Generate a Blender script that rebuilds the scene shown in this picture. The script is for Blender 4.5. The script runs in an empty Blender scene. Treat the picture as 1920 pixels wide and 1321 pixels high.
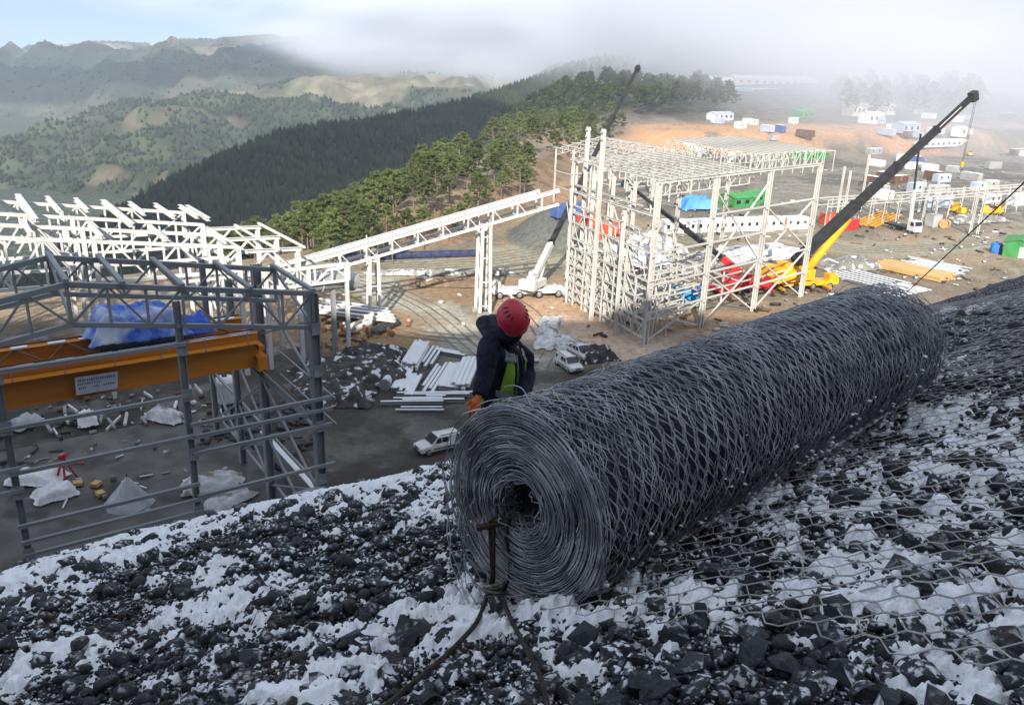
import bpy, bmesh, math, random
import numpy as np
from mathutils import Vector, Matrix
random.seed(7); RNG = np.random.default_rng(11)
scene = bpy.context.scene
COL = scene.collection

# ------------------------------------------------------------------ camera
CAM = np.array([0.0, 0.0, 35.0]); FPX = 1560.0
PITCH, ROLL = math.radians(19.4), math.radians(2.0)
FW = np.array([0, math.cos(PITCH), -math.sin(PITCH)])
UP0 = np.array([0, math.sin(PITCH), math.cos(PITCH)]); RT0 = np.array([1.0, 0, 0])
RT = RT0*math.cos(ROLL) + UP0*math.sin(ROLL); UP = UP0*math.cos(ROLL) - RT0*math.sin(ROLL)
cd = bpy.data.cameras.new('camera'); cam = bpy.data.objects.new('camera', cd); COL.objects.link(cam)
cd.sensor_width = 36.0; cd.lens = FPX/1920*36; cd.clip_start = 0.05; cd.clip_end = 40000
cam.matrix_world = Matrix(((RT[0], UP[0], -FW[0], CAM[0]), (RT[1], UP[1], -FW[1], CAM[1]), (RT[2], UP[2], -FW[2], CAM[2]), (0, 0, 0, 1)))
scene.camera = cam

# ------------------------------------------------------------------ sky, sun, exposure
CLX, CLY = 5.7, 9.2
SUN_EL, SUN_AZ = math.radians(29.0), math.radians(185.0)      # azimuth clockwise from +Y
SUN_DIR = np.array([math.sin(SUN_AZ)*math.cos(SUN_EL), math.cos(SUN_AZ)*math.cos(SUN_EL), math.sin(SUN_EL)])
world = bpy.data.worlds.new('World'); scene.world = world; world.use_nodes = True
wn = world.node_tree; wn.nodes.clear(); WL = wn.links.new
def wnode(t, **k):
    n = wn.nodes.new(t)
    for a, b in k.items(): setattr(n, a, b)
    return n
sky = wnode('ShaderNodeTexSky', sky_type='NISHITA', sun_disc=False, sun_elevation=SUN_EL, sun_rotation=SUN_AZ, altitude=2500.0, air_density=0.35, dust_density=0.0, ozone_density=3.0)
bg_sky = wnode('ShaderNodeBackground'); bg_sky.inputs['Strength'].default_value = 0.055
WL(sky.outputs[0], bg_sky.inputs['Color'])
bg_cl = wnode('ShaderNodeBackground'); bg_cl.inputs['Strength'].default_value = 0.53
tc = wnode('ShaderNodeTexCoord'); sep = wnode('ShaderNodeSeparateXYZ'); WL(tc.outputs['Generated'], sep.inputs[0])
def wmath(op, a, b=None):
    n = wnode('ShaderNodeMath', operation=op)
    for i, v in enumerate((a, b)):
        if v is None: continue
        if isinstance(v, (int, float)): n.inputs[i].default_value = v
        else: WL(v, n.inputs[i])
    return n.outputs[0]
zz = wmath('ADD', wmath('MAXIMUM', sep.outputs[2], 0.0), 0.16)
comb = wnode('ShaderNodeCombineXYZ'); WL(wmath('DIVIDE', sep.outputs[0], zz), comb.inputs[0]); WL(wmath('DIVIDE', sep.outputs[1], zz), comb.inputs[1])
mpw = wnode('ShaderNodeMapping'); mpw.inputs['Location'].default_value = (CLX, CLY, 0.0); WL(comb.outputs[0], mpw.inputs[0]); cn = wnode('ShaderNodeTexNoise'); WL(mpw.outputs[0], cn.inputs['Vector'])
cn.inputs['Scale'].default_value = 0.53; cn.inputs['Detail'].default_value = 7; cn.inputs['Roughness'].default_value = 0.55; cn.inputs['Distortion'].default_value = 0.25
cr = wnode('ShaderNodeValToRGB'); WL(cn.outputs['Fac'], cr.inputs[0])
cr.color_ramp.elements[0].position = 0.40; cr.color_ramp.elements[0].color = (0.05, 0.05, 0.05, 1)
cr.color_ramp.elements[1].position = 0.53; cr.color_ramp.elements[1].color = (1, 1, 1, 1)
cn2 = wnode('ShaderNodeTexNoise'); WL(comb.outputs[0], cn2.inputs['Vector']); cn2.inputs['Scale'].default_value = 1.1; cn2.inputs['Detail'].default_value = 8
cr2 = wnode('ShaderNodeValToRGB'); WL(cn2.outputs['Fac'], cr2.inputs[0])
cr2.color_ramp.elements[0].position = 0.35; cr2.color_ramp.elements[0].color = (0.66, 0.78, 1.0, 1)
cr2.color_ramp.elements[1].position = 0.70; cr2.color_ramp.elements[1].color = (0.88, 0.94, 1.06, 1)
WL(cr2.outputs[0], bg_cl.inputs['Color'])
mixw = wnode('ShaderNodeMixShader'); WL(cr.outputs[0], mixw.inputs[0]); WL(bg_sky.outputs[0], mixw.inputs[1]); WL(bg_cl.outputs[0], mixw.inputs[2])
wo = wnode('ShaderNodeOutputWorld'); WL(mixw.outputs[0], wo.inputs['Surface'])
sl = bpy.data.lights.new('sun', 'SUN'); sl.energy = 5.0; sl.angle = math.radians(0.6); sl.color = (1.0, 0.93, 0.82)
so = bpy.data.objects.new('sun', sl); COL.objects.link(so)
so.rotation_euler = Vector(SUN_DIR).to_track_quat('Z', 'Y').to_euler(); so.location = (0, -20, 120)
vs = scene.view_settings; vs.view_transform = 'Standard'; vs.look = 'None'; vs.gamma = 1.0; vs.use_curve_mapping = False; vs.exposure = 0.95
cy = scene.cycles; cy.use_denoising = True; cy.max_bounces = 5; cy.diffuse_bounces = 2; cy.glossy_bounces = 2; cy.volume_bounces = 2; cy.transparent_max_bounces = 12
cy.caustics_reflective = False; cy.caustics_refractive = False; cy.sample_clamp_indirect = 4.0

# ------------------------------------------------------------------ helpers
def ray(px, py): return FW + RT*(px-960)/FPX + UP*(660.5-py)/FPX
def atz(px, py, z=0.0):
    d = ray(px, py); return CAM + d*((z-CAM[2])/d[2])
def aty(px, py, Y):
    d = ray(px, py); return CAM + d*(Y/d[1])
def atd(px, py, D): return CAM + ray(px, py)*D
def zat(P, py):
    """height above P's ground position that is seen at image row py"""
    def row(z):
        v = np.array([P[0], P[1], z]) - CAM; return 660.5 - FPX*(v@UP)/(v@FW)
    a, b = -40.0, 60.0
    for _ in range(50):
        m = (a+b)/2
        if row(m) > py: a = m
        else: b = m
    return (a+b)/2
def dirv(deg): return np.array([math.sin(math.radians(deg)), math.cos(math.radians(deg)), 0.0])
V = lambda *a: np.array(a, float)

def _hash(ix, iy, seed):
    h = (ix.astype(np.int64)*374761393 + iy.astype(np.int64)*668265263 + seed*1274126177) & 0xffffffff
    h = ((h ^ (h >> 13))*1274126177) & 0xffffffff
    return ((h ^ (h >> 16)) & 0xffff)/65535.0
def vnoise(x, y, seed=0):
    x = np.asarray(x, float); y = np.asarray(y, float)
    ix = np.floor(x); iy = np.floor(y); fx = x-ix; fy = y-iy
    u = fx*fx*fx*(fx*(fx*6-15)+10); v = fy*fy*fy*(fy*(fy*6-15)+10)
    a = _hash(ix, iy, seed); b = _hash(ix+1, iy, seed); c = _hash(ix, iy+1, seed); d = _hash(ix+1, iy+1, seed)
    return (a*(1-u)+b*u)*(1-v) + (c*(1-u)+d*u)*v
def fbm(x, y, octv=5, seed=0, gain=0.5, ridged=False):
    x = np.asarray(x, float); y = np.asarray(y, float)
    t = np.zeros(np.broadcast(x, y).shape); amp = 1.0; tot = 0.0; f = 1.0
    for k in range(octv):
        ca, sa = math.cos(0.6*k+.3), math.sin(0.6*k+.3)
        n = vnoise((x*ca-y*sa)*f+17.3*k, (x*sa+y*ca)*f-9.1*k, seed+k)
        if ridged: n = 1-np.abs(2*n-1)
        t = t+amp*n; tot += amp; amp *= gain; f *= 2.03
    return t/tot
def sstep(a, b, x):
    t = np.clip((np.asarray(x, float)-a)/(b-a), 0, 1); return t*t*(3-2*t)

def raw_mesh(name, verts, faces, smooth=False):
    """verts (n,3); faces (m,k) integer array or list of tuples"""
    me = bpy.data.meshes.new(name)
    verts = np.asarray(verts, np.float32)
    if isinstance(faces, np.ndarray):
        m, k = faces.shape
        me.vertices.add(len(verts)); me.vertices.foreach_set('co', verts.ravel())
        me.loops.add(m*k); me.loops.foreach_set('vertex_index', faces.astype(np.int32).ravel())
        me.polygons.add(m); me.polygons.foreach_set('loop_start', np.arange(0, m*k, k, dtype=np.int32))
        me.update(calc_edges=True)
    else:
        me.from_pydata([tuple(map(float, v)) for v in verts], [], [tuple(map(int, f)) for f in faces]); me.update()
    if smooth: me.polygons.foreach_set('use_smooth', np.ones(len(me.polygons), bool))
    return me
def link(o, parent=None, M=None):
    COL.objects.link(o)
    if parent is not None: o.parent = parent
    if M is not None:
        o.matrix_basis = (WM(parent).inverted() @ M) if parent is not None else M
    return o
def WM(o):
    m = o.matrix_basis.copy()
    return WM(o.parent) @ m if o.parent else m
def obj(name, me, mat=None, parent=None, M=None):
    o = bpy.data.objects.new(name, me)
    if mat is not None and not me.materials: me.materials.append(mat)
    return link(o, parent, M if M is not None else (Matrix.Identity(4) if parent is not None else None))
def tag(o, label=None, cat=None, group=None, kind=None):
    if label: o['label'] = label
    if cat: o['category'] = cat
    if group: o['group'] = group
    if kind: o['kind'] = kind
    elif cat: o['kind'] = 'thing'
    return o
def thing(name, label, cat, loc=(0, 0, 0), rz=0.0, group=None):
    o = bpy.data.objects.new(name, None); COL.objects.link(o); o.empty_display_size = 0.3
    o.matrix_basis = Matrix.Translation(Vector([float(q) for q in loc])) @ Matrix.Rotation(rz, 4, 'Z')
    return tag(o, label, cat, group, 'thing')
def copy_tree(o, parent=None):
    c = o.copy(); COL.objects.link(c); c.parent = parent
    for ch in list(o.children): copy_tree(ch, c)
    return c
def grid_faces(nu, nv, wrap=False):
    i = np.arange(nu-1)[:, None]; j = np.arange(nv if wrap else nv-1)[None, :]
    j2 = (j+1) % nv
    a = i*nv+j; b = i*nv+j2; c = (i+1)*nv+j2; d = (i+1)*nv+j
    return np.stack([a, b, c, d], -1).reshape(-1, 4)

def mat(name, col, rough=0.8, metal=0.0, col2=None, scale=4.0, detail=5, lo=0.4, hi=0.6, bump=0.0, bscale=None, spec=0.3, col3=None, scale3=1.0, lo3=0.55, hi3=0.65, dist=0.0):
    m = bpy.data.materials.new(name); m.use_nodes = True; nt = m.node_tree; b = nt.nodes['Principled BSDF']
    b.inputs['Roughness'].default_value = rough; b.inputs['Metallic'].default_value = metal; b.inputs['Specular IOR Level'].default_value = spec
    b.inputs['Base Color'].default_value = (*col, 1); L = nt.links.new
    t = nt.nodes.new('ShaderNodeTexCoord')
    def ramp(sc, l, h, seed):
        n = nt.nodes.new('ShaderNodeTexNoise'); n.inputs['Scale'].default_value = sc; n.inputs['Detail'].default_value = detail; n.inputs['Distortion'].default_value = dist
        mp = nt.nodes.new('ShaderNodeMapping'); mp.inputs['Location'].default_value = (seed, seed*1.7, 0); L(t.outputs['Object'], mp.inputs[0]); L(mp.outputs[0], n.inputs['Vector'])
        r = nt.nodes.new('ShaderNodeMapRange'); r.inputs['From Min'].default_value = l; r.inputs['From Max'].default_value = h; L(n.outputs['Fac'], r.inputs[0])
        return r.outputs[0], n.outputs['Fac']
    cur = None
    if col2 is not None:
        f, raw = ramp(scale, lo, hi, 0.0)
        mx = nt.nodes.new('ShaderNodeMix'); mx.data_type = 'RGBA'; L(f, mx.inputs[0]); mx.inputs[6].default_value = (*col, 1); mx.inputs[7].default_value = (*col2, 1)
        cur = mx.outputs[2]
    if col3 is not None:
        f, raw = ramp(scale3, lo3, hi3, 5.3)
        mx = nt.nodes.new('ShaderNodeMix'); mx.data_type = 'RGBA'; L(f, mx.inputs[0])
        if cur is not None: L(cur, mx.inputs[6])
        else: mx.inputs[6].default_value = (*col, 1)
        mx.inputs[7].default_value = (*col3, 1); cur = mx.outputs[2]
    if cur is not None: L(cur, b.inputs['Base Color'])
    if bump:
        n = nt.nodes.new('ShaderNodeTexNoise'); n.inputs['Scale'].default_value = bscale or scale*3; n.inputs['Detail'].default_value = 6; L(t.outputs['Object'], n.inputs['Vector'])
        bp = nt.nodes.new('ShaderNodeBump'); bp.inputs['Strength'].default_value = min(1.0, bump); bp.inputs['Distance'].default_value = 0.05*max(1, bump); L(n.outputs['Fac'], bp.inputs['Height']); L(bp.outputs[0], b.inputs['Normal'])
    return m

class MB:
    """collects polygons and links them as one mesh"""
    def __init__(s): s.v = []; s.f = []
    def add(s, verts, faces):
        o = len(s.v); s.v += [tuple(map(float, p)) for p in verts]; s.f += [tuple(i+o for i in q) for q in faces]; return s
    def box(s, c, d, rz=0.0, taper=1.0, M=None):
        x, y, z = d[0]/2, d[1]/2, d[2]/2; ca, sa = math.cos(rz), math.sin(rz); P = []
        for k in (-1, 1):
            t = taper if k > 0 else 1.0
            for a, b in ((-1, -1), (1, -1), (1, 1), (-1, 1)):
                X, Y = a*x*t, b*y*t; P.append((c[0]+X*ca-Y*sa, c[1]+X*sa+Y*ca, c[2]+k*z))
        if M is not None: P = [tuple(M @ Vector(p)) for p in P]
        return s.add(P, [(3, 2, 1, 0), (4, 5, 6, 7), (0, 1, 5, 4), (1, 2, 6, 5), (2, 3, 7, 6), (3, 0, 4, 7)])
    def beam(s, p, q, w, h=None, upv=(0, 0, 1)):
        h = h or w; p = np.array(p, float); q = np.array(q, float); d = q-p; n = np.linalg.norm(d)
        if n < 1e-6: return s
        d /= n; u = np.array(upv, float)
        if abs(d@u) > .98: u = np.array([1.0, 0, 0])
        a = np.cross(d, u); a /= np.linalg.norm(a); b = np.cross(a, d); P = []
        for e in (p, q):
            for i, j in ((-1, -1), (1, -1), (1, 1), (-1, 1)): P.append(e+a*i*w/2+b*j*h/2)
        return s.add(P, [(0, 1, 2, 3), (7, 6, 5, 4), (0, 4, 5, 1), (1, 5, 6, 2), (2, 6, 7, 3), (3, 7, 4, 0)])
    def tube(s, pts, r, n=6, cap=True):
        pts = [np.array(p, float) for p in pts]; m = len(pts); rr = r if hasattr(r, '__len__') else [r]*m
        P = []; ref = np.array([0.13, 0.37, 0.92])
        for i, p in enumerate(pts):
            d = pts[min(i+1, m-1)]-pts[max(i-1, 0)]; d = d/(np.linalg.norm(d)+1e-9)
            a = np.cross(d, ref)
            if np.linalg.norm(a) < .05: a = np.cross(d, np.array([1.0, 0, 0]))
            a /= np.linalg.norm(a); b = np.cross(d, a)
            for k in range(n):
                t = 2*math.pi*k/n; P.append(p+(a*math.cos(t)+b*math.sin(t))*rr[i])
        Fc = []
        for i in range(m-1):
            for k in range(n): Fc.append((i*n+k, i*n+(k+1) % n, (i+1)*n+(k+1) % n, (i+1)*n+k))
        if cap: Fc += [tuple(range(n-1, -1, -1)), tuple((m-1)*n+k for k in range(n))]
        return s.add(P, Fc)
    def prism(s, poly, lo, hi, axis=1):
        """poly in the two other axes, extruded along axis from lo to hi"""
        n = len(poly); P = []
        for e in (lo, hi):
            for a, b in poly:
                c = [a, b]; c.insert(axis, e); P.append(tuple(c))
        Fc = [tuple(range(n)), tuple(range(2*n-1, n-1, -1))] + [(i, n+i, n+(i+1) % n, (i+1) % n) for i in range(n)]
        return s.add(P, Fc)
    def build(s, name, m=None, parent=None, smooth=False, bevel=0.0, local=True):
        me = raw_mesh(name, s.v, s.f)
        bm = bmesh.new(); bm.from_mesh(me); bmesh.ops.recalc_face_normals(bm, faces=bm.faces); bm.to_mesh(me); bm.free()
        if smooth: me.polygons.foreach_set('use_smooth', np.ones(len(me.polygons), bool))
        o = bpy.data.objects.new(name, me); COL.objects.link(o)
        if m is not None: me.materials.append(m)
        if parent is not None:
            o.parent = parent
            if not local: o.matrix_basis = WM(parent).inverted()
        if bevel:
            b = o.modifiers.new('bevel', 'BEVEL'); b.width = bevel; b.segments = 2; b.limit_method = 'ANGLE'; b.angle_limit = 0.7
        return o

# members of steel frames: one object each, sharing a unit mesh per profile and material
_unit = {}; THIN = {'white_building_frame': .66, 'white_rear_frame': .6, 'pipe_rack': .6, 'low_steel_frame': .55, 'grey_steel_frame': .85, 'white_steel_frame': .85}
def unit(prof, m):
    k = (prof, m.name)
    if k in _unit: return _unit[k]
    if prof == 'box': poly = [(-.5, -.5), (.5, -.5), (.5, .5), (-.5, .5)]
    elif prof == 'tube': poly = [(.5*math.cos(a*math.pi/4), .5*math.sin(a*math.pi/4)) for a in range(8)]
    elif prof == 'ang': poly = [(-.5, -.5), (.5, -.5), (.5, -.36), (-.36, -.36), (-.36, .5), (-.5, .5)]
    else: poly = [(-.5, -.5), (.5, -.5), (.5, -.40), (.06, -.40), (.06, .40), (.5, .40), (.5, .5), (-.5, .5), (-.5, .40), (-.06, .40), (-.06, -.40), (-.5, -.40)]
    b = MB().prism(poly, 0, 1, 2); me = raw_mesh('member_'+prof, b.v, b.f); me.materials.append(m)
    bm = bmesh.new(); bm.from_mesh(me); bmesh.ops.recalc_face_normals(bm, faces=bm.faces); bm.to_mesh(me); bm.free()
    _unit[k] = me; return me
def member(name, parent, p, q, w, h=None, m=None, prof='box', upv=(0, 0, 1)):
    h = h or w; k_ = THIN.get(parent.name, 1.0) if parent is not None else 1.0; w *= k_; h *= k_; p = Vector([float(c) for c in p]); q = Vector([float(c) for c in q]); d = q-p; L = d.length; d.normalize(); u = Vector(upv)
    if abs(d.dot(u)) > .98: u = Vector((0.57, -0.82, 0))
    a = d.cross(u).normalized(); b = a.cross(d)
    M = Matrix(((a.x*w, b.x*h, d.x*L, p.x), (a.y*w, b.y*h, d.y*L, p.y), (a.z*w, b.z*h, d.z*L, p.z), (0, 0, 0, 1)))
    o = bpy.data.objects.new(name, unit(prof, m)); COL.objects.link(o); o.parent = parent
    o.matrix_basis = (WM(parent).inverted() @ M) if parent is not None else M
    return o
# ------------------------------------------------------------------ materials of the setting
def rock_mat():
    m = bpy.data.materials.new('dark_basalt'); m.use_nodes = True; nt = m.node_tree; b = nt.nodes['Principled BSDF']; L = nt.links.new; b.inputs['Roughness'].default_value = .7; b.inputs['Specular IOR Level'].default_value = .35
    g = nt.nodes.new('ShaderNodeNewGeometry')
    def noise(sc, lo, hi, det=5):
        n = nt.nodes.new('ShaderNodeTexNoise'); n.inputs['Scale'].default_value = sc; n.inputs['Detail'].default_value = det; L(g.outputs['Position'], n.inputs['Vector']); r = nt.nodes.new('ShaderNodeMapRange'); r.inputs['From Min'].default_value = lo; r.inputs['From Max'].default_value = hi; L(n.outputs['Fac'], r.inputs[0]); return r.outputs[0], n.outputs['Fac']
    def mix(f, a, c):
        x = nt.nodes.new('ShaderNodeMix'); x.data_type = 'RGBA'; L(f, x.inputs[0])
        for i, q in ((6, a), (7, c)):
            if isinstance(q, tuple): x.inputs[i].default_value = (*q, 1)
            else: L(q, x.inputs[i])
        return x.outputs[2]
    c = mix(noise(5, .35, .65)[0], (.008, .010, .015), (.032, .035, .043)); c = mix(noise(2.3, .56, .68)[0], c, (.034, .024, .015)); c = mix(noise(70, .45, .75)[0], c, (.05, .053, .062))
    f, raw = noise(34, .50, .58, 6); sp = nt.nodes.new('ShaderNodeSeparateXYZ'); L(g.outputs['Normal'], sp.inputs[0]); up = nt.nodes.new('ShaderNodeMapRange'); up.inputs['From Min'].default_value = .55; up.inputs['From Max'].default_value = .85; L(sp.outputs[2], up.inputs[0])
    f2, _ = noise(3.1, .42, .58); mm = nt.nodes.new('ShaderNodeMath'); mm.operation = 'MULTIPLY'; L(f, mm.inputs[0]); L(up.outputs[0], mm.inputs[1]); m2 = nt.nodes.new('ShaderNodeMath'); m2.operation = 'MULTIPLY'; L(mm.outputs[0], m2.inputs[0]); L(f2, m2.inputs[1])
    L(mix(m2.outputs[0], c, (.72, .74, .80)), b.inputs['Base Color'])
    bp = nt.nodes.new('ShaderNodeBump'); bp.inputs['Strength'].default_value = .7; bp.inputs['Distance'].default_value = .012; L(noise(26, 0, 1, 8)[1], bp.inputs['Height']); L(bp.outputs[0], b.inputs['Normal']); return m
M_rock = rock_mat()
M_gravel = mat('dark_gravel', (0.010, 0.011, 0.014), 0.9, col2=(0.035, 0.034, 0.036), scale=14, bump=1.0, bscale=40, col3=(.6, .62, .68), scale3=24, lo3=.56, hi3=.62)
M_snow = mat('snow', (0.82, 0.84, 0.88), 0.7, col2=(0.90, 0.91, 0.93), scale=9, bump=0.35, bscale=55, spec=0.2)
M_wire = mat('galvanised_wire', (0.24, 0.25, 0.28), 0.5, 0.15, col2=(0.50, 0.51, 0.54), scale=7, spec=0.5)
M_wire2 = mat('shaded_wire', (0.05, 0.052, 0.062), 0.55, 0.2, col2=(0.10, 0.105, 0.12), scale=6, spec=0.4)  # darker copy of the wire, shade under the top layers painted in
M_wire_d = mat('core_shade_wire', (0.035, 0.036, 0.042), 0.6, 0.3, col2=(0.07, 0.07, 0.08), scale=12)  # wire colour darkened to stand for the shade inside the roll
M_net = mat('weathered_wire', (0.30, 0.29, 0.28), 0.55, 0.3, col2=(0.44, 0.43, 0.42), scale=3)
M_rust = mat('rusty_steel', (0.030, 0.022, 0.018), 0.8, 0.3, col2=(0.065, 0.038, 0.026), scale=14, bump=.4)
M_cable = mat('steel_cable', (0.030, 0.026, 0.022), 0.7, 0.3, col2=(0.06, 0.05, 0.04), scale=25, bump=.5, bscale=60)

# ------------------------------------------------------------------ the near slope
SB, SC, SZ = 0.287, -0.325, 33.5
CR0, CR1 = V(-7.0, 9.3), V(12.7, 20.4)                         # line of the crest on the plan
_cd = (CR1-CR0)/np.linalg.norm(CR1-CR0); _cn = V(-_cd[1], _cd[0])
def crest_d(x, y):
    d = (x-CR0[0])*_cn[0] + (y-CR0[1])*_cn[1]
    s = (x-CR0[0])*_cd[0] + (y-CR0[1])*_cd[1]
    return d + 2.3*np.exp(-((s-6.6)/3.6)**2) + 0.7*np.exp(-((s+1)/4)**2) + 0.55*(fbm(s*0.35, s*0+3.0, 4, 5)-0.5)*2
def slope_z(x, y):
    x = np.asarray(x, float); y = np.asarray(y, float)
    z = SZ + SB*np.clip(x, -22, 30) + SC*y
    d = crest_d(x, y)
    z = z - 0.80*np.logaddexp(0, d*2.2)/2.2
    back = np.clip(-4.0-y + 0.04*x*(x > 0), 0, 42.5)
    z = z + 1.0*back
    z = np.where(y < -12, np.minimum(z, 89.5-.10*np.clip(x, -20, 60)), z)
    return z
def slope_bumps(x, y):
    return 0.16*(fbm(x*0.55, y*0.55, 3, 21)-0.5) + 0.07*(fbm(x*2.1, y*2.1, 3, 31)-0.5)
def fade_floor(z, x, y):                                        # run out on the site level
    return np.maximum(z, -0.6 + 0*z)
AZ = np.concatenate([np.linspace(-180, -46, 40), np.linspace(-45, 50, 420), np.linspace(52, 178, 40)])
RA = np.concatenate([[0.3, .8, 1.3], np.geomspace(1.8, 20, 170), np.geomspace(20.6, 110, 60)])
def polar(az, ra):
    a = np.radians(az)[None, :]; r = ra[:, None]
    return r*np.sin(a), r*np.cos(a)
X, Y = polar(AZ, RA)
gz = slope_z(X, Y) + slope_bumps(X, Y) + 0.07*(fbm(X*7, Y*7, 3, 41)-0.5) - 0.02
gz = fade_floor(gz, X, Y)
hill = obj('hillside', raw_mesh('hillside', np.stack([X, Y, gz], -1).reshape(-1, 3), grid_faces(len(RA), len(AZ), True)), M_gravel)
tag(hill, kind='structure')

# snow lying between the stones: a lumpy sheet that dips below the gravel where the rock is bare
A2 = np.linspace(-46, 48, 960); R2 = np.geomspace(2.3, 16.5, 360)
X, Y = polar(A2, R2)
base = slope_z(X, Y) + slope_bumps(X, Y)
cover = 0.40*fbm(X*1.2, Y*1.2, 4, 51) + 0.36*fbm(X*7.0, Y*7.0, 4, 61, .55) + 0.24*fbm(X*22, Y*22, 3, 65, .6)
d = crest_d(X, Y)
bias = 0.541 - 0.235*np.exp(-(np.clip(-d, 0, 99)/1.7)**2)*(sstep(7, 2, X)) + 0.075*sstep(0.2, 4.0, X-0.30*Y+1.0)
bias = bias + 0.03*sstep(6, 10, np.hypot(X, Y))*sstep(2, 6, X)
lump = 0.05*(fbm(X*13, Y*13, 3, 71)-0.5)
th = np.clip((cover-bias)*1.0, -0.16, 0.16)
sz = base + th*0.46 + lump*.8 + 0.008
snow = obj('snow_cover', raw_mesh('snow_cover', np.stack([X, Y, sz], -1).reshape(-1, 3), grid_faces(len(R2), len(A2)), True), M_snow, hill)
tag(snow, kind='stuff')

# stones: angular chips, the 300 largest as pieces of their own, the rest as rubble
def chip(seed, n=24):
    r = np.random.default_rng(seed); P = r.normal(size=(n, 3)); P /= np.linalg.norm(P, axis=1)[:, None]
    P *= (0.86+0.20*r.random((n, 1))); P *= np.array([1.0, 0.62+.3*r.random(), 0.45+.3*r.random()])*0.5
    bm = bmesh.new()
    for p in P: bm.verts.new(p)
    out = bmesh.ops.convex_hull(bm, input=bm.verts)
    loose = [v for v in bm.verts if not v.link_faces]
    bmesh.ops.delete(bm, geom=loose, context='VERTS')
    bmesh.ops.recalc_face_normals(bm, faces=bm.faces)
    me = bpy.data.meshes.new('stone'); bm.to_mesh(me); bm.free(); me.materials.append(M_rock); return me
CHIPS = [chip(100+i, 13+i % 5) for i in range(14)]
CHIPNP = []
for me in [chip(300+i, 11+i % 3) for i in range(14)]:
    v = np.zeros(len(me.vertices)*3, np.float32); me.vertices.foreach_get('co', v)
    f = np.array([list(p.vertices) for p in me.polygons]); CHIPNP.append((v.reshape(-1, 3), f))
rs = np.random.default_rng(5)
N = 31000
az_ = rs.uniform(-46, 49, N); ra_ = np.exp(rs.uniform(math.log(2.3), math.log(14.5), N))
sx, sy = ra_*np.sin(np.radians(az_)), ra_*np.cos(np.radians(az_))
size = 0.024*(1-rs.random(N))**(-0.50); size = np.clip(size*(0.62+0.11*ra_), 0.016, 0.075+0.022*ra_)
app = size/ra_
ok = (crest_d(sx, sy) < 0.35); sx, sy, size, app = sx[ok], sy[ok], size[ok], app[ok]
gzs = slope_z(sx, sy) + slope_bumps(sx, sy)
rot = rs.uniform(0, 6.28, (len(sx), 3)); rot[:, :2] = rs.normal(0, .35, (len(sx), 2)); sink = rs.uniform(-0.05, 0.30, len(sx))
order = np.argsort(-app); big = set(order[:300].tolist())
from mathutils import Euler
RV, RF, off = [], [], 0
for i in range(len(sx)):
    k = i % len(CHIPS)
    E = Euler(rot[i]).to_matrix()
    loc = V(sx[i], sy[i], gzs[i]+size[i]*(0.22-sink[i]*.8)+0.004)
    if i in big:
        o = bpy.data.objects.new('stone', CHIPS[k]); COL.objects.link(o); o.parent = hill
        o.matrix_basis = Matrix.Translation(Vector(loc)) @ E.to_4x4() @ Matrix.Scale(float(size[i])*1.15, 4)
    else:
        v, f = CHIPNP[k]; RV.append((v*size[i]) @ np.array(E).T + loc); RF.append(f+off); off += len(v)
rub = obj('rubble', raw_mesh('rubble', np.concatenate(RV), np.concatenate(RF)), M_rock, hill); tag(rub, kind='stuff')
# ------------------------------------------------------------------ the roll of wire netting
RR = 0.53
A0, A1 = atd(985, 948, 4.15), atd(1660, 640, 7.30)
AX = A1-A0; RL = np.linalg.norm(AX); AX = AX/RL
E1 = np.cross(AX, V(0, 0, 1)); E1 /= np.linalg.norm(E1); E2 = np.cross(E1, AX)      # E1 to the near/right side, E2 up
class Wires:
    """many polylines swept at once with a three-sided section"""
    def __init__(s): s.V = []; s.F = []; s.o = 0
    def add(s, pts, r):                                         # pts (k, n, 3): k wires of n points
        k, n, _ = pts.shape
        t = np.empty_like(pts); t[:, 1:-1] = pts[:, 2:]-pts[:, :-2]; t[:, 0] = pts[:, 1]-pts[:, 0]; t[:, -1] = pts[:, -1]-pts[:, -2]
        t /= np.linalg.norm(t, axis=2, keepdims=True)+1e-9
        a = np.cross(t, V(0.31, 0.22, 0.92)); a /= np.linalg.norm(a, axis=2, keepdims=True)+1e-9; b = np.cross(t, a)
        ring = np.stack([pts+r*(a*math.cos(q)+b*math.sin(q)) for q in (0.3, 2.394, 4.489)], 2)      # k,n,3,3
        s.V.append(ring.reshape(-1, 3))
        base = (np.arange(k)*n*3)[:, None, None] + (np.arange(n-1)*3)[None, :, None]
        j = np.arange(3)[None, None, :]; j2 = (j+1) % 3
        s.F.append(np.stack([base+j, base+j2, base+3+j2, base+3+j], -1).reshape(-1, 4)+s.o); s.o += k*n*3
    def mesh(s, name): return raw_mesh(name, np.concatenate(s.V), np.concatenate(s.F), True)
def hexwave(t):
    """trapezoid wave of period 1 between -1 and 1: straight along the twists, slanted between them"""
    t = t % 1.0
    return np.interp(t, [0, .13, .37, .63, .87, 1.0], [1, 1, -1, -1, 1, 1])
rollT = thing('wire_mesh_roll', 'large grey roll of hexagonal wire netting lying on the snowy stones', 'wire roll', A0-V(0, 0, RR))
rw = np.random.default_rng(3)
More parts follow.
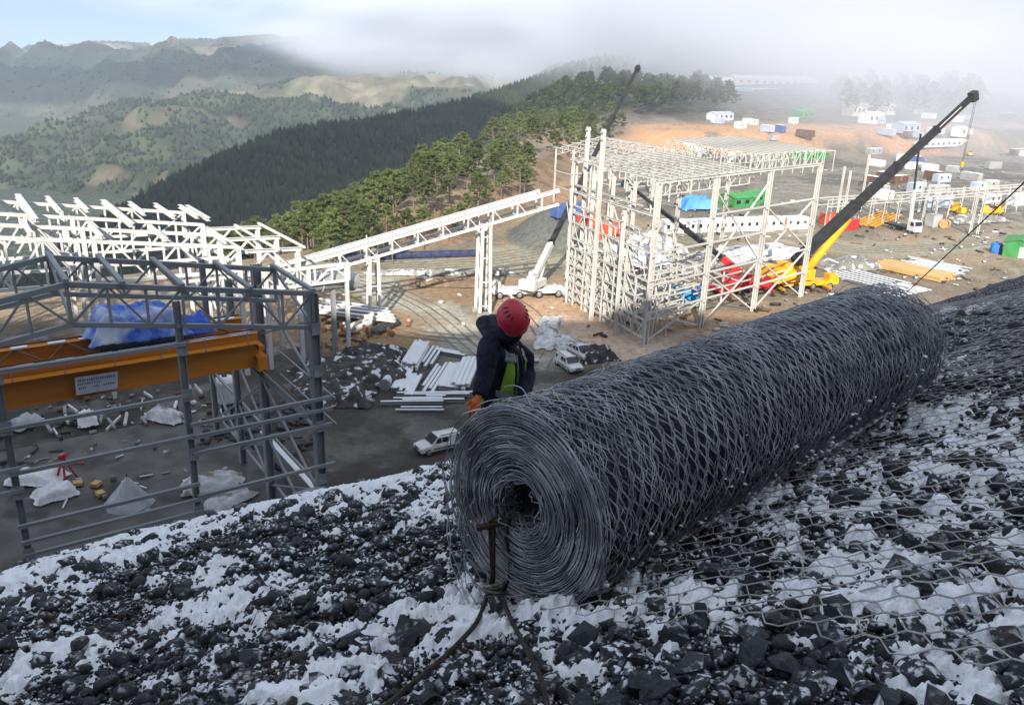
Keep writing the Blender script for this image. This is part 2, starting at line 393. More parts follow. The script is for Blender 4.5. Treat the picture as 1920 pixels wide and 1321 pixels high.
def layer(W, R, length, W_cell=0.080, L_cell=0.22, r=0.0026, start=0.0, amp=1.0):
    nc = max(8, int(round(2*math.pi*R/L_cell))); th = []
    for c in range(nc): th += [c, c+.13, c+.37, c+.5, c+.63, c+.87]
    th = np.array(th+[nc])/nc*2*math.pi; ph0 = rw.uniform(0, 6.28)
    nw = int((length)/(W_cell/2)); j = np.arange(nw)
    off = rw.uniform(0, 1)*W_cell/2
    ax = start + off + j[:, None]*W_cell/2 + np.where(j[:, None] % 2 == 0, 1, -1)*hexwave(th*nc/2/math.pi)[None, :]*W_cell/4*0.92
    nz = lambda f, s: (fbm(ax*f+s, np.broadcast_to(np.cos(th)*1.5*f/3+s, ax.shape), 3, int(s*7) % 97)-.5)
    s1 = rw.uniform(0, 50)
    ax = ax + 0.05*nz(3.0, s1) + rw.normal(0, .004, ax.shape)
    Rr = R + 0.035*nz(4.0, s1+9) + rw.normal(0, .004, ax.shape) - 0.010*(th/6.28)[None, :]
    T = th[None, :]+ph0 + rw.normal(0, .004, ax.shape)
    sag = 1-0.05*np.clip(-np.sin(T), 0, 1)
    pts = A0 + ax[..., None]*AX + (Rr*np.cos(T))[..., None]*E1 + (Rr*sag*np.sin(T))[..., None]*E2
    W.add(pts, r)
W = Wires()
for k, R in enumerate((RR, RR-.010, RR-.020, RR-.03)): layer(W, R, RL+rw.uniform(-.06, .04), r=0.0030, start=rw.uniform(-.05, .03), W_cell=.096, L_cell=.24)
tag(obj('outer_netting', W.mesh('outer_netting'), M_wire, rollT), kind='stuff')
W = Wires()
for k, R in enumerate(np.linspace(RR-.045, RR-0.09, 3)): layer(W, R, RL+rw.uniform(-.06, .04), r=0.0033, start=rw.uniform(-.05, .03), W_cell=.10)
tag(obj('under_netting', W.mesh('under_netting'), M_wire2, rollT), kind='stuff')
W = Wires()
for R in np.linspace(RR-0.10, 0.140, 30): layer(W, R, 0.55, r=0.0030, start=rw.uniform(-.07, .03), W_cell=.10)
tag(obj('coiled_end', W.mesh('coiled_end'), M_wire, rollT), kind='stuff')
# selvedge wires: the spiral seen on the end of the roll
W = Wires()
nt_ = 34; th = np.linspace(0, 2*math.pi*nt_, nt_*60); R = 0.140+(RR-0.140)*th/th[-1]
for q in range(2):
    Rn = R + 0.010*(fbm(th*1.1, th*0+q*4.0, 3, 12+q)-.5); ax = -0.035+0.06*(fbm(th*0.7, th*0+q*3.0, 4, 14+q)-.5)+q*0.03
    T = th+q*0.7; W.add((A0 + ax[:, None]*AX + (Rn*np.cos(T))[:, None]*E1 + (Rn*np.sin(T))[:, None]*E2)[None], 0.0042)
obj('end_spiral', W.mesh('end_spiral'), M_wire, rollT)
# dense inner windings as one solid shell, their shade painted into the colour
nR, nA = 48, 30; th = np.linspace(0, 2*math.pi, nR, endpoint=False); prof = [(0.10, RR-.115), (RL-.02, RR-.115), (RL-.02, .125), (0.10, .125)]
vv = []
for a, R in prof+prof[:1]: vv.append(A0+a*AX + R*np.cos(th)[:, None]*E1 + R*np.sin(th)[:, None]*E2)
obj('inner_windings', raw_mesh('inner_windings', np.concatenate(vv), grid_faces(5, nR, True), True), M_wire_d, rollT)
# loose ends of wire around the near end and along the top
W = Wires()
for k in range(46):
    a0 = rw.uniform(-.10, .05) if k < 26 else rw.uniform(0, RL*.9); t0 = rw.uniform(1.2, 4.6) if k < 26 else rw.uniform(1.3, 2.3)
    span = rw.uniform(.5, 1.5) if k < 26 else rw.uniform(.15, .5); t = np.linspace(t0, t0+span, 22)
    lift = (rw.uniform(.01, .075) if k < 26 else rw.uniform(.005, .05))*np.sin(np.linspace(0, math.pi, 22))
    a = a0 + rw.uniform(-.25, .25)*np.linspace(0, 1, 22) + .012*np.sin(np.linspace(0, 14, 22)+k)
    W.add((A0+a[:, None]*AX + ((RR+lift)*np.cos(t))[:, None]*E1 + ((RR+lift)*np.sin(t))[:, None]*E2)[None], 0.0030)
tag(obj("loose_wires", W.mesh("loose_wires"), M_wire, rollT), kind="stuff")
# snow caught in the underside of the netting
sv, sf, so_ = [], [], 0
for k in range(4200):
    v, f = CHIPNP[k % len(CHIPS)]; a = rw.uniform(0, RL); t = rw.normal(-0.92, .15) if k > 90 else rw.normal(-.35, .25); s_ = abs(rw.normal(.016, .012))+.007
    c = A0+a*AX+(RR+.002)*(math.cos(t)*E1+math.sin(t)*.97*E2); sv.append(v*s_*np.array([1.3, 1.3, 1.0])+c); sf.append(f+so_); so_ += len(v)
sn = obj('clinging_snow', raw_mesh('clinging_snow', np.concatenate(sv), np.concatenate(sf), True), M_snow, rollT); tag(sn, kind='stuff')

# ------------------------------------------------------------------ netting already laid on the slope
EU = V(E1[0], E1[1], 0); EU /= np.linalg.norm(EU)              # uphill, away from the roll
AH = V(AX[0], AX[1], 0); AH /= np.linalg.norm(AH)
def laid_net(name, label, o, along, across, la, lc, W_cell, L_cell, r, seed):
    """hexagonal netting draped over the stones from corner o"""
    W = Wires(); nw = int(lc/(W_cell/2)); n = int(la/L_cell); th = []
    for c in range(n): th += [c, c+.13, c+.37, c+.5, c+.63, c+.87]
    th = np.array(th+[n]); j = np.arange(nw)
    cr_ = j[:, None]*W_cell/2 + np.where(j[:, None] % 2 == 0, 1, -1)*hexwave(th)[None, :]*W_cell/4*.94
    al = np.broadcast_to(th*L_cell, cr_.shape)
    cr_ = cr_ + .10*(fbm(al*1.3, cr_*1.3, 3, seed)-.5); al = al + .10*(fbm(al*1.3+40, cr_*1.3, 3, seed+3)-.5)
    x = o[0]+along[0]*al+across[0]*cr_; y = o[1]+along[1]*al+across[1]*cr_
    z = slope_z(x, y)+slope_bumps(x, y)+0.065+0.06*(fbm(x*2.5, y*2.5, 3, seed+5)-.35)
    W.add(np.stack([x, y, z], -1), r)
    o_ = obj(name, W.mesh(name), M_net); return tag(o_, label, 'wire netting')
o1 = A0 + EU*0.05 - AH*0.15
laid_net('laid_wire_netting', 'hexagonal wire netting laid loose over stones and snow in front of the roll', o1, EU, AH, 4.2, 4.9, 0.155, 0.21, 0.0036, 201)
laid_net('laid_wire_netting', 'strip of wire netting on the dark slope beyond the far end of the roll', A1+EU*(-3.2)+AH*0.25, EU, AH, 9.5, 9.0, 0.140, 0.22, 0.0050, 221)

# ------------------------------------------------------------------ anchor, cables
def on_slope(px, py):
    d = ray(px, py); t = 1.0
    for _ in range(4000):
        p = CAM+d*t
        if p[2] < float(slope_z(p[0], p[1])+slope_bumps(p[0], p[1])): return p
        t += 0.01
    return p
gp = on_slope(925, 1135)
hd = atd(925, 985, np.dot(gp-CAM, FW)-0.12)
an = thing('rock_anchor', 'rusty steel anchor with a bent head and wire loop at the end of the roll', 'anchor', gp)
rgt = RT; b = MB(); b.tube([gp-V(0, 0, .25), gp+(hd-gp)*.5, hd+V(0, 0, .02)], [.013, .012, .012], 8); b.build('anchor_bar', M_rust, an, smooth=True, local=False)
b = MB(); b.beam(hd-rgt*.085+UP*-.012, hd+rgt*.08+UP*.022, .035, .024); b.build('head_plate', M_rust, an, bevel=.006, local=False)
b = MB(); top = hd+rgt*.085+UP*.03
arc = [gp+rgt*.02+V(0, 0, .03)] + [gp+(hd-gp)*s+rgt*(.03+.06*math.sin(s*3.0)) for s in (.3, .6, .85)] + [top, hd+rgt*.03+UP*.055, hd-rgt*.02+UP*.02] + [gp+(hd-gp)*s-rgt*.012*(1+math.sin(9*s)) for s in (.7, .4, .12)]
b.tube(arc, .0095, 8); b.build('wire_loop', M_cable, an, smooth=True, local=False)
b = MB()
for k in range(9):
    t = np.linspace(0, 6.28, 12); c = gp+V(0, 0, .04+.012*k)+rgt*.01*math.sin(k*2); rad = .042+.012*math.sin(k*1.7)
    b.tube([c+rad*math.cos(q)*rgt+rad*.8*math.sin(q)*FW+UP*.012*math.sin(q+k) for q in t], .0075, 6, False)
b.build('tie_coil', mat('pale_rope', (.30, .27, .23), .9, col2=(.15, .13, .11), scale=30), an, smooth=True, local=False)
def cable(name, label, pix, r, lift=.03, extra=None):
    P = [on_slope(*q)+V(0, 0, lift) for q in pix] if pix else []
    P += extra or []
    out = []
    for i in range(len(P)-1):
        for s in np.linspace(0, 1, 8, endpoint=False): out.append(P[i]*(1-s)+P[i+1]*s)
    out.append(P[-1]); out = np.array(out)
    for _ in range(4): out[1:-1] = (out[:-2]+2*out[1:-1]+out[2:])/4
    b = MB(); b.tube(out, r, 8); return tag(b.build(name, M_cable, smooth=True), label, 'cable')
cable('steel_cable', 'dark steel cable running from the anchor to the lower left over the snow', [(918, 1120), (895, 1190), (840, 1250), (760, 1318), (700, 1370)], .012, .07)
cable('steel_cable', 'dark steel cable running from the anchor straight down over the snow', [(935, 1110), (950, 1170), (985, 1240), (1015, 1300), (1030, 1380)], .011, .07)
p0 = on_slope(1700, 548); p1 = aty(1960, 305, 22)
cable('guy_cable', 'taut dark cable rising to the right from behind the roll', None, .022, 0, [p0-(p1-p0)*.15, (p0+p1)/2, p1+(p1-p0)*.3])
# ------------------------------------------------------------------ ground of the building site and the land beyond
def seg_d(x, y, P):
    """distance to a polyline"""
    best = np.full(np.shape(x), 1e9)
    for a, b in zip(P[:-1], P[1:]):
        dx, dy = b[0]-a[0], b[1]-a[1]; t = np.clip(((x-a[0])*dx+(y-a[1])*dy)/(dx*dx+dy*dy+1e-9), 0, 1)
        best = np.minimum(best, np.hypot(x-a[0]-t*dx, y-a[1]-t*dy))
    return best
EDGE = [(-190, 30), (-110, 95), (-66, 128), (-46, 146), (-30, 163), (-23, 200), (-13, 262), (0, 330), (12, 430), (36, 600), (60, 900), (80, 2500)]   # rim of the valley
def rim(x, y):                                                 # >0 on the valley side (left)
    ex = np.interp(y, [p[1] for p in EDGE], [p[0] for p in EDGE]); return ex-x
BANKB = [tuple(atz(*q)[:2]) for q in ((700, 476), (760, 470), (880, 462), (960, 430), (1010, 398), (1060, 345), (1130, 300))]
def ground_z(x, y):
    x = np.asarray(x, float); y = np.asarray(y, float)
    r = rim(x, y); z = -0.34*np.clip(r, 0, 40) - 0.42*np.clip(r-40, 0, 220) - 0.05*np.clip(r-260, 0, 400)
    z = z + 0.030*np.clip(y-330, 0, 1200)*sstep(-40, 40, x-0.0)*(1-.35*sstep(900, 1500, y))
    z = z + 0.04*np.clip(x-60, 0, 400)*sstep(330, 600, y)
    # cut bank under the pines
    bd = seg_d(x, y, BANKB); behind = sstep(-1, 1, (y-np.interp(x, [p[0] for p in BANKB], [p[1] for p in BANKB])))
    up = 5.5*sstep(0, 16, bd)*behind*sstep(-36, -22, x)*sstep(45, 28, x)*sstep(420, 330, y)
    z = z + up*(1-sstep(-5, 25, r))
    # earth bank at the back of the site
    bk = sstep(0, 14, y-(345+0.20*x)); z = z + bk*6.0*sstep(30, 60, x)
    z = z + 0.35*(fbm(x*.12, y*.12, 4, 301)-.5)*sstep(45, 60, y) + 0.10*(fbm(x*.9, y*.9, 3, 311)-.5)
    z = z + 16*(fbm(x*.006, y*.006, 5, 321)-.5)*sstep(500, 900, np.hypot(x, y))
    # gravel heap left of the white frame
    gx, gy = atz(1000, 450)[:2]; dd = np.hypot((x-gx-5)/11, (y-gy-4)/17); z = z + 7.0*np.clip(1-dd, 0, 1)**.9*sstep(0, .3, 1-dd)
    return z
def axis(lo, a, b, hi, step, n):
    g = np.geomspace(1, abs(a-lo)+1, n)-1; h = np.geomspace(1, abs(hi-b)+1, n)-1
    return np.concatenate([(a-g)[::-1][:-1], np.arange(a, b, step), b+h])
gx = axis(-2600, -100, 215, 3000, 1.25, 45); gy = axis(-900, 25, 300, 4200, 1.25, 60)
GX, GY = np.meshgrid(gx, gy); gzz = ground_z(GX, GY)
inb = (GY < 45); gzz = np.where((GY < 24) & (np.abs(GX) < 110), -3.0, gzz)
gm = raw_mesh('ground', np.stack([GX, GY, gzz], -1).reshape(-1, 3), grid_faces(len(gy), len(gx)), True)
# earth colours by place
def blob(px, py, rx, ry):
    c = atz(px, py); return np.clip(1-np.hypot((GX-c[0])/rx, (GY-c[1])/ry), 0, 1)
colr = np.zeros(GX.shape+(3,)); 
def put(c, m):
    m = np.clip(m, 0, 1)[..., None]; global colr
    colr = colr*(1-m)+np.array(c)*m
n1 = fbm(GX*.07, GY*.07, 5, 401); n2 = fbm(GX*.25, GY*.25, 4, 411); n3 = fbm(GX*.025, GY*.025, 4, 421)
put((.26, .20, .13), np.ones(GX.shape))
put((.19, .165, .12), sstep(.45, .62, n1))
put((.38, .27, .17), sstep(.52, .66, n3*.6+n2*.4)*sstep(330, 200, GY)*.5)
KH = (.31, .285, .205)
roadA = [tuple(atz(*q)[:2]) for q in ((420, 540), (560, 512), (760, 500), (900, 492), (1040, 470), (1080, 440))]
roadB = [tuple(atz(*q)[:2]) for q in ((640, 520), (730, 545), (800, 580), (880, 650), (960, 720), (1010, 690))]
roadC = [tuple(atz(*q)[:2]) for q in ((1150, 450), (1300, 436), (1450, 440), (1620, 470), (1780, 462), (1930, 440))]
put(KH, sstep(11, 7.5, seg_d(GX, GY, roadA)+3*(n2-.5)))
put((.37, .35, .285), sstep(5.6, 3.6, seg_d(GX, GY, roadB)+2*(n2-.5)))
put((.29, .265, .19), sstep(8, 5, seg_d(GX, GY, roadC)+3*(n2-.5)))
for px, py, rx, ry, c, w in ((650, 600, 16, 10, (.27, .18, .10), .8), (690, 640, 12, 7, (.30, .19, .10), .9), (800, 510, 14, 4, (.30, .20, .10), .6), (860, 540, 13, 12, (.27, .175, .10), .9),
        (1020, 570, 9, 13, (.48, .32, .20), 1.0), (1080, 620, 11, 9, (.56, .41, .31), 1.0), (1150, 650, 11, 8, (.54, .40, .30), 1.0), (1300, 600, 22, 9, (.34, .22, .13), .8), (1020, 360, 14, 34, (.36, .225, .13), 1.0),
        (1120, 290, 26, 40, (.44, .26, .14), 1.1), (1650, 530, 30, 14, (.20, .16, .12), .8), (600, 640, 14, 8, (.30, .19, .10), .8)):
    put(c, w*sstep(.05, .6, blob(px, py, rx, ry)*1.5+.5*(n2-.5)))
put((.040, .036, .034), sstep(101, 90, GY+16*(n1-.5)+0.10*GX)*.92)
put((.10, .09, .08), sstep(101, 90, GY+0.1*GX)*sstep(.55, .7, n2))
bankm = sstep(0.3, 4, seg_d(GX, GY, BANKB))*0
slope_ = np.hypot(*np.gradient(gzz, gy, gx)); 
put((.25, .165, .10), sstep(.16, .34, slope_)*sstep(-45, -25, GX)*sstep(420, 400, GY)*sstep(140, 150, GY)*sstep(60, 30, GX))
put((.17, .115, .07), sstep(.16, .34, slope_)*sstep(.5, .62, n2)*sstep(-45, -25, GX)*sstep(300, 280, GY)*sstep(140, 150, GY)*sstep(60, 30, GX))
cgx, cgy = atz(1000, 450)[:2]; put((.125, .130, .115), sstep(1.05, .9, np.hypot((GX-cgx-5)/11, (GY-cgy-4)/17)))
put((.20, .185, .155), sstep(185, 230, GY)*sstep(15, 45, GX)*.85); put((.13, .12, .10), sstep(185, 230, GY)*sstep(15, 45, GX)*sstep(.45, .6, n1)); farb = sstep(20, 60, GX)*sstep(330, 345, GY-.2*GX+10*(n2-.5))*sstep(405, 385, GY-.2*GX); put((.46, .27, .15), farb*sstep(.30, .5, n3+.3*(n2-.5)))
put((.10, .085, .06), sstep(430, 470, GY)*np.ones(GX.shape)); put((.05, .065, .035), sstep(430, 470, GY)*sstep(.42, .55, n3))
put((.045, .058, .030), sstep(2, 14, rim(GX, GY)))
ca = gm.color_attributes.new('earth', 'FLOAT_COLOR', 'POINT')
ca.data.foreach_set('color', np.concatenate([colr, np.ones(GX.shape+(1,))], -1).astype(np.float32).ravel())
def earth_mat(name, layer, grain=(0.75, 1.25), scale=1.2, snow=0.0, bump=.6, wet=False):
    m = bpy.data.materials.new(name); m.use_nodes = True; nt = m.node_tree; b = nt.nodes['Principled BSDF']; L = nt.links.new
    b.inputs['Roughness'].default_value = .85; b.inputs['Specular IOR Level'].default_value = .25
    a = nt.nodes.new('ShaderNodeVertexColor'); a.layer_name = layer
    if wet:
        wn_ = nt.nodes.new('ShaderNodeTexNoise'); wn_.inputs['Scale'].default_value = .16; wn_.inputs['Detail'].default_value = 6; tw = nt.nodes.new('ShaderNodeTexCoord'); L(tw.outputs['Object'], wn_.inputs['Vector']); wr = nt.nodes.new('ShaderNodeMapRange'); wr.inputs['From Min'].default_value = .52; wr.inputs['From Max'].default_value = .60; wr.inputs['To Min'].default_value = .9; wr.inputs['To Max'].default_value = .25; L(wn_.outputs['Fac'], wr.inputs[0]); L(wr.outputs[0], b.inputs['Roughness'])
    t = nt.nodes.new('ShaderNodeTexCoord'); n = nt.nodes.new('ShaderNodeTexNoise'); n.inputs['Scale'].default_value = scale; n.inputs['Detail'].default_value = 9; n.inputs['Roughness'].default_value = .65; L(t.outputs['Object'], n.inputs['Vector'])
    r = nt.nodes.new('ShaderNodeMapRange'); r.inputs['From Min'].default_value = .3; r.inputs['From Max'].default_value = .7; r.inputs['To Min'].default_value = grain[0]; r.inputs['To Max'].default_value = grain[1]; L(n.outputs['Fac'], r.inputs[0])
    mx = nt.nodes.new('ShaderNodeMix'); mx.data_type = 'RGBA'; mx.blend_type = 'MULTIPLY'; mx.inputs[0].default_value = 1; L(a.outputs[0], mx.inputs[6]); L(r.outputs[0], mx.inputs[7]); cur = mx.outputs[2]
    if snow:
        n2_ = nt.nodes.new('ShaderNodeTexNoise'); n2_.inputs['Scale'].default_value = .35; n2_.inputs['Detail'].default_value = 8; n2_.inputs['Roughness'].default_value = .7; L(t.outputs['Object'], n2_.inputs['Vector'])
        r2 = nt.nodes.new('ShaderNodeMapRange'); r2.inputs['From Min'].default_value = .62-snow; r2.inputs['From Max'].default_value = .66-snow; L(n2_.outputs['Fac'], r2.inputs[0])
        m2 = nt.nodes.new('ShaderNodeMix'); m2.data_type = 'RGBA'; L(r2.outputs[0], m2.inputs[0]); L(cur, m2.inputs[6]); m2.inputs[7].default_value = (.7, .71, .74, 1); cur = m2.outputs[2]
    L(cur, b.inputs['Base Color'])
    if bump:
        bp = nt.nodes.new('ShaderNodeBump'); bp.inputs['Strength'].default_value = bump; bp.inputs['Distance'].default_value = .4; L(n.outputs['Fac'], bp.inputs['Height']); L(bp.outputs[0], b.inputs['Normal'])
    return m
M_earth = earth_mat('site_earth', 'earth', (.62, 1.35), 1.0, .0, .6, True)
ground = obj('ground', gm, M_earth); tag(ground, kind='structure')

# tyre ruts pressed into the tracks
M_rut = mat('wet_rut', (.12, .105, .080), .5, 0, col2=(.20, .18, .135), scale=.8)
def ruts(pix, offs, seed):
    r = np.random.default_rng(seed); P = np.array([atz(*q)[:2] for q in pix]); t = np.linspace(0, len(P)-1, 26*len(P)); C = np.stack([np.interp(t, range(len(P)), P[:, 0]), np.interp(t, range(len(P)), P[:, 1])], -1)
    for _ in range(30): C[1:-1] = (C[:-2]+2*C[1:-1]+C[2:])/4
    T = np.gradient(C, axis=0); T /= np.linalg.norm(T, axis=1)[:, None]; Nn = np.stack([-T[:, 1], T[:, 0]], -1); VV, FF, o = [], [], 0
    for of in offs:
        ofs = of+.5*(fbm(t*.9+of*3, t*0, 3, seed)-.5); w = .09+.22*np.clip(fbm(t*2.3+of, t*0+1, 3, seed+4)-.30, 0, 1)
        for sgn_ in (-1, 1):
            Q = C+Nn*(ofs+sgn_*w)[:, None]; VV.append(np.stack([Q[:, 0], Q[:, 1], ground_z(Q[:, 0], Q[:, 1])+.05], -1))
        n = len(C); i = np.arange(n-1); FF.append(np.stack([o+i, o+i+1, o+n+i+1, o+n+i], -1)); o += 2*n
    return np.concatenate(VV), np.concatenate(FF)
rv, rf, ro = [], [], 0
for k, (pix, offs) in enumerate((([(420, 540), (560, 512), (760, 500), (900, 492), (1040, 470)], (-4, -2.4, -.6, 1.1, 2.8, 4.6)), ([(640, 520), (730, 545), (800, 580), (880, 650), (960, 720)], (-2.0, -.4, .9, 2.4)), ([(1150, 450), (1300, 436), (1450, 440), (1620, 470), (1780, 462), (1930, 440)], (-2.6, -1, .5, 2.1)), ([(1010, 690), (1040, 640), (1000, 590), (960, 560)], (-1, .7, 1.9)), ([(620, 560), (700, 610), (780, 630), (880, 640)], (-1, .8, 2.2)))):
    v_, f_ = ruts(pix, offs, 40+k); rv.append(v_); rf.append(f_+ro); ro += len(v_)
tag(obj('tyre_ruts', raw_mesh('tyre_ruts', np.concatenate(rv), np.concatenate(rf), True), M_rut, ground), kind='stuff')

# ------------------------------------------------------------------ hills and mountains
def colour_attr(me, c):
    a = me.color_attributes.new('earth', 'FLOAT_COLOR', 'POINT'); a.data.foreach_set('color', np.concatenate([c, np.ones(c.shape[:-1]+(1,))], -1).astype(np.float32).ravel())
TUFT = []
for k in range(4):
    r = np.random.default_rng(60+k); bm = bmesh.new(); 
    ap_ = bm.verts.new((r.uniform(-.08, .08), r.uniform(-.08, .08), .62)); lo_ = bm.verts.new((0, 0, -.5)); rg__ = [bm.verts.new((.5*r.uniform(.6, 1.15)*math.cos(q*1.2566), .5*r.uniform(.6, 1.15)*math.sin(q*1.2566), r.uniform(-.28, .08))) for q in range(5)]
    for q in range(5): bm.faces.new((ap_, rg__[q], rg__[(q+1) % 5])); bm.faces.new((lo_, rg__[(q+1) % 5], rg__[q]))
    bm.verts.index_update()
    v = np.array([q.co[:] for q in bm.verts]); f = np.array([[w.index for w in q.verts] for q in bm.faces]); bm.free(); TUFT.append((v, f))
def tuft_mass(name, P, S, m, parent=None, tall=1.0):
    VV, FF, o = [], [], 0
    r = np.random.default_rng(len(P))
    for i, (p, s_) in enumerate(zip(P, S)):
        v, f = TUFT[i % 4]; a = r.uniform(0, 6.28); ca_, sa_ = math.cos(a), math.sin(a)
        w = np.stack([v[:, 0]*ca_-v[:, 1]*sa_, v[:, 0]*sa_+v[:, 1]*ca_, v[:, 2]*tall], -1)*s_; VV.append(w+p); FF.append(f+o); o += len(v)
    ob = obj(name, raw_mesh(name, np.concatenate(VV), np.concatenate(FF)), m, parent); return tag(ob, kind='stuff')
def ridge(name, crest, Y0, Y1, front, zfun, nx, ny, colfun, behind=300):
    """heightfield whose skyline follows the crest: crest = [(px, py, Y)]"""
    C = np.array([aty(a, b, c) for a, b, c in crest]); xs = np.linspace(C[0, 0], C[-1, 0], nx)
    cy_ = np.interp(xs, C[:, 0], C[:, 1]); cz = np.interp(xs, C[:, 0], C[:, 2])
    for _ in range(10):
        cy_[1:-1] = (cy_[:-2]+2*cy_[1:-1]+cy_[2:])/4; cz[1:-1] = (cz[:-2]+2*cz[1:-1]+cz[2:])/4
    cz = cz + .0042*cy_*(fbm(xs*9/np.sqrt(cy_)/40, xs*0+2.0, 5, 77, .6)-.5)*2
    d = np.linspace(-front, behind, ny)                          # negative: towards the camera
    Xg = np.broadcast_to(xs, (ny, nx)); Yg = cy_[None]+d[:, None]; Zg = zfun(Xg, Yg, d[:, None]+0*Xg, cz[None]+0*Xg)
    lim = CAM[2]+(cz[None]-CAM[2])*Yg/cy_[None]+.0012*Yg*(fbm(Xg*.01, Yg*.01, 4, 99)-.6); Zg = np.where(Zg > lim, lim+.12*(np.minimum(Zg-lim, 60)), Zg)
    me = raw_mesh(name, np.stack([Xg, Yg, Zg], -1).reshape(-1, 3), grid_faces(ny, nx), True)
    colour_attr(me, colfun(Xg, Yg, Zg, d[:, None]+0*Xg))
    o = obj(name, me, M_hill); tag(o, kind='structure'); return o, Xg, Yg, Zg
M_hill = earth_mat('hill_cover', 'earth', (.35, 1.65), .02, 0, 1.0)
def mixc(a, b, m): return np.array(a)*(1-m[..., None])+np.array(b)*m[..., None]
G1, G2, PALE, BRN = (.028, .040, .022), (.050, .063, .033), (.42, .36, .28), (.105, .088, .060)
def z1(x, y, d, cz): return cz - np.where(d < 0, -d*.13+(d/260)**2*9, d*.30) + 10*(fbm(x*.012, y*.012, 4, 501)-.5)*np.clip(np.abs(d)/60, 0, 1)
c1 = lambda x, y, z, d: mixc(G1, G2, sstep(.4, .6, fbm(x*.03, y*.03, 4, 511)))
h1, X1, Y1, Z1 = ridge('forested_hill', [(120, 470, 480), (275, 372, 520), (401, 305, 560), (516, 260, 620), (560, 246, 640), (676, 236, 680), (716, 228, 700), (762, 219, 730), (825, 204, 780), (917, 178, 850), (1003, 150, 950), (1080, 122, 1020), (1180, 112, 1080)], 0, 0, 420, z1, 130, 90, c1, 260)
rt_ = np.random.default_rng(77); 
def scatter_on(Xg, Yg, Zg, n, keep=None):
    ny, nx = Xg.shape; u = rt_.uniform(0, nx-1.001, n); v = rt_.uniform(0, ny-1.001, n); i = v.astype(int); j = u.astype(int); a = v-i; b = u-j
    f = lambda G: (G[i, j]*(1-b)+G[i, j+1]*b)*(1-a)+(G[i+1, j]*(1-b)+G[i+1, j+1]*b)*a
    P = np.stack([f(Xg), f(Yg), f(Zg)], -1)
    return P if keep is None else P[keep(P)]
M_fol_far = mat('far_pine_foliage', (.017, .027, .016), .9, col2=(.040, .054, .026), scale=.05, spec=.1)
P = scatter_on(X1, Y1, Z1, 19000); tuft_mass('pine_cover', P+V(0, 0, 2.0), rt_.uniform(2.4, 5.4, len(P)), M_fol_far, h1, 2.0)
def z2(x, y, d, cz): return cz - np.where(d < 0, -d*.16+8*np.sin(np.clip(-d, 0, 500)/90), d*.25) + 110*(fbm(x*.0045, y*.0045, 6, 521, .55, ridged=True)-.58)*np.clip(np.abs(d)/120, 0, 1)
def c2(x, y, z, d):
    c = mixc(G1, G2, sstep(.35, .65, fbm(x*.02, y*.02, 5, 531))); c = c*(1-sstep(.55, .68, fbm(x*.014, y*.014, 6, 541, .7))[..., None]) + np.array(BRN)*sstep(.55, .68, fbm(x*.014, y*.014, 6, 541, .7))[..., None]
    m = .42*sstep(.55, .70, fbm(x*.008+9, y*.008, 5, 551)+.05*sstep(80, 0, np.abs(d)+0)); return c*(1-m[..., None])+np.array((.30, .25, .18))*m[..., None]
h2, X2, Y2, Z2 = ridge('wooded_hill', [(-420, 420, 1250), (-120, 330, 1280), (57, 256, 1300), (115, 232, 1340), (172, 202, 1400), (240, 186, 1450), (320, 192, 1480), (367, 181, 1500), (401, 166, 1520), (447, 166, 1560), (516, 158, 1600), (573, 147, 1680), (700, 138, 1750), (850, 140, 1800), (1000, 150, 1850), (1200, 160, 1900)], 0, 0, 1050, z2, 320, 170, c2, 300)
P = scatter_on(X2, Y2, Z2, 36000); k = fbm(P[:, 0]*.008+9, P[:, 1]*.008, 5, 551) < .58; P = P[k]; k = fbm(P[:, 0]*.014, P[:, 1]*.014, 6, 541, .7) < .62; P = P[k]
tuft_mass('tree_cover', P+V(0, 0, 2.0), rt_.uniform(3, 7, len(P)), M_fol_far, h2, 1.4)
def z3(x, y, d, cz):
    r = fbm(x*.0016, y*.0016, 6, 561, ridged=True)
    return cz - np.where(d < 0, -d*.115, d*.2) + 330*(r-.64)*np.clip(np.abs(d)/450, 0, 1) + 60*(fbm(x*.008, y*.008, 5, 571, .55, ridged=True)-.6)
def c3(x, y, z, d):
    c = mixc((.022, .03, .018), (.05, .056, .036), sstep(.35, .65, fbm(x*.006, y*.006, 5, 581))); m = .85*sstep(.47, .60, fbm(x*.0026, y*.0026, 7, 591, .62)+.05*sstep(500, 0, -d))*sstep(-1500, -500, d); c = c*(1-m[..., None])+np.array(PALE)*m[..., None]
    m = .6*sstep(.56, .64, fbm(x*.004, y*.004, 6, 601)); return c*(1-m[..., None])+np.array(BRN)*m[..., None]
h3, X3, Y3, Z3 = ridge('mountain', [(-900, 150, 3300), (-300, 128, 3400), (0, 112, 3500), (80, 97, 3500), (165, 82, 3500), (235, 74, 3500), (300, 88, 3550), (400, 80, 3600), (470, 79, 3600), (540, 68, 3650), (600, 65, 3700), (700, 76, 3700), (760, 78, 3700), (850, 88, 3700), (1000, 96, 3700), (1300, 110, 3700), (2000, 150, 3700)], 0, 0, 1900, z3, 320, 170, c3, 900)
P = scatter_on(X3, Y3, Z3, 26000); k = (fbm(P[:, 0]*.0026, P[:, 1]*.0026, 7, 591, .62) < .53) | (P[:, 1] < 2600); P = P[k]
tuft_mass('wood_cover', P+V(0, 0, 2.0), rt_.uniform(4.5, 10, len(P)), M_fol_far, h3, .9)
def z4(x, y, d, cz): return cz - np.where(d < 0, -d*.14, d*.2) + 14*(fbm(x*.01, y*.01, 4, 611)-.5)*np.clip(np.abs(d)/80, 0, 1)
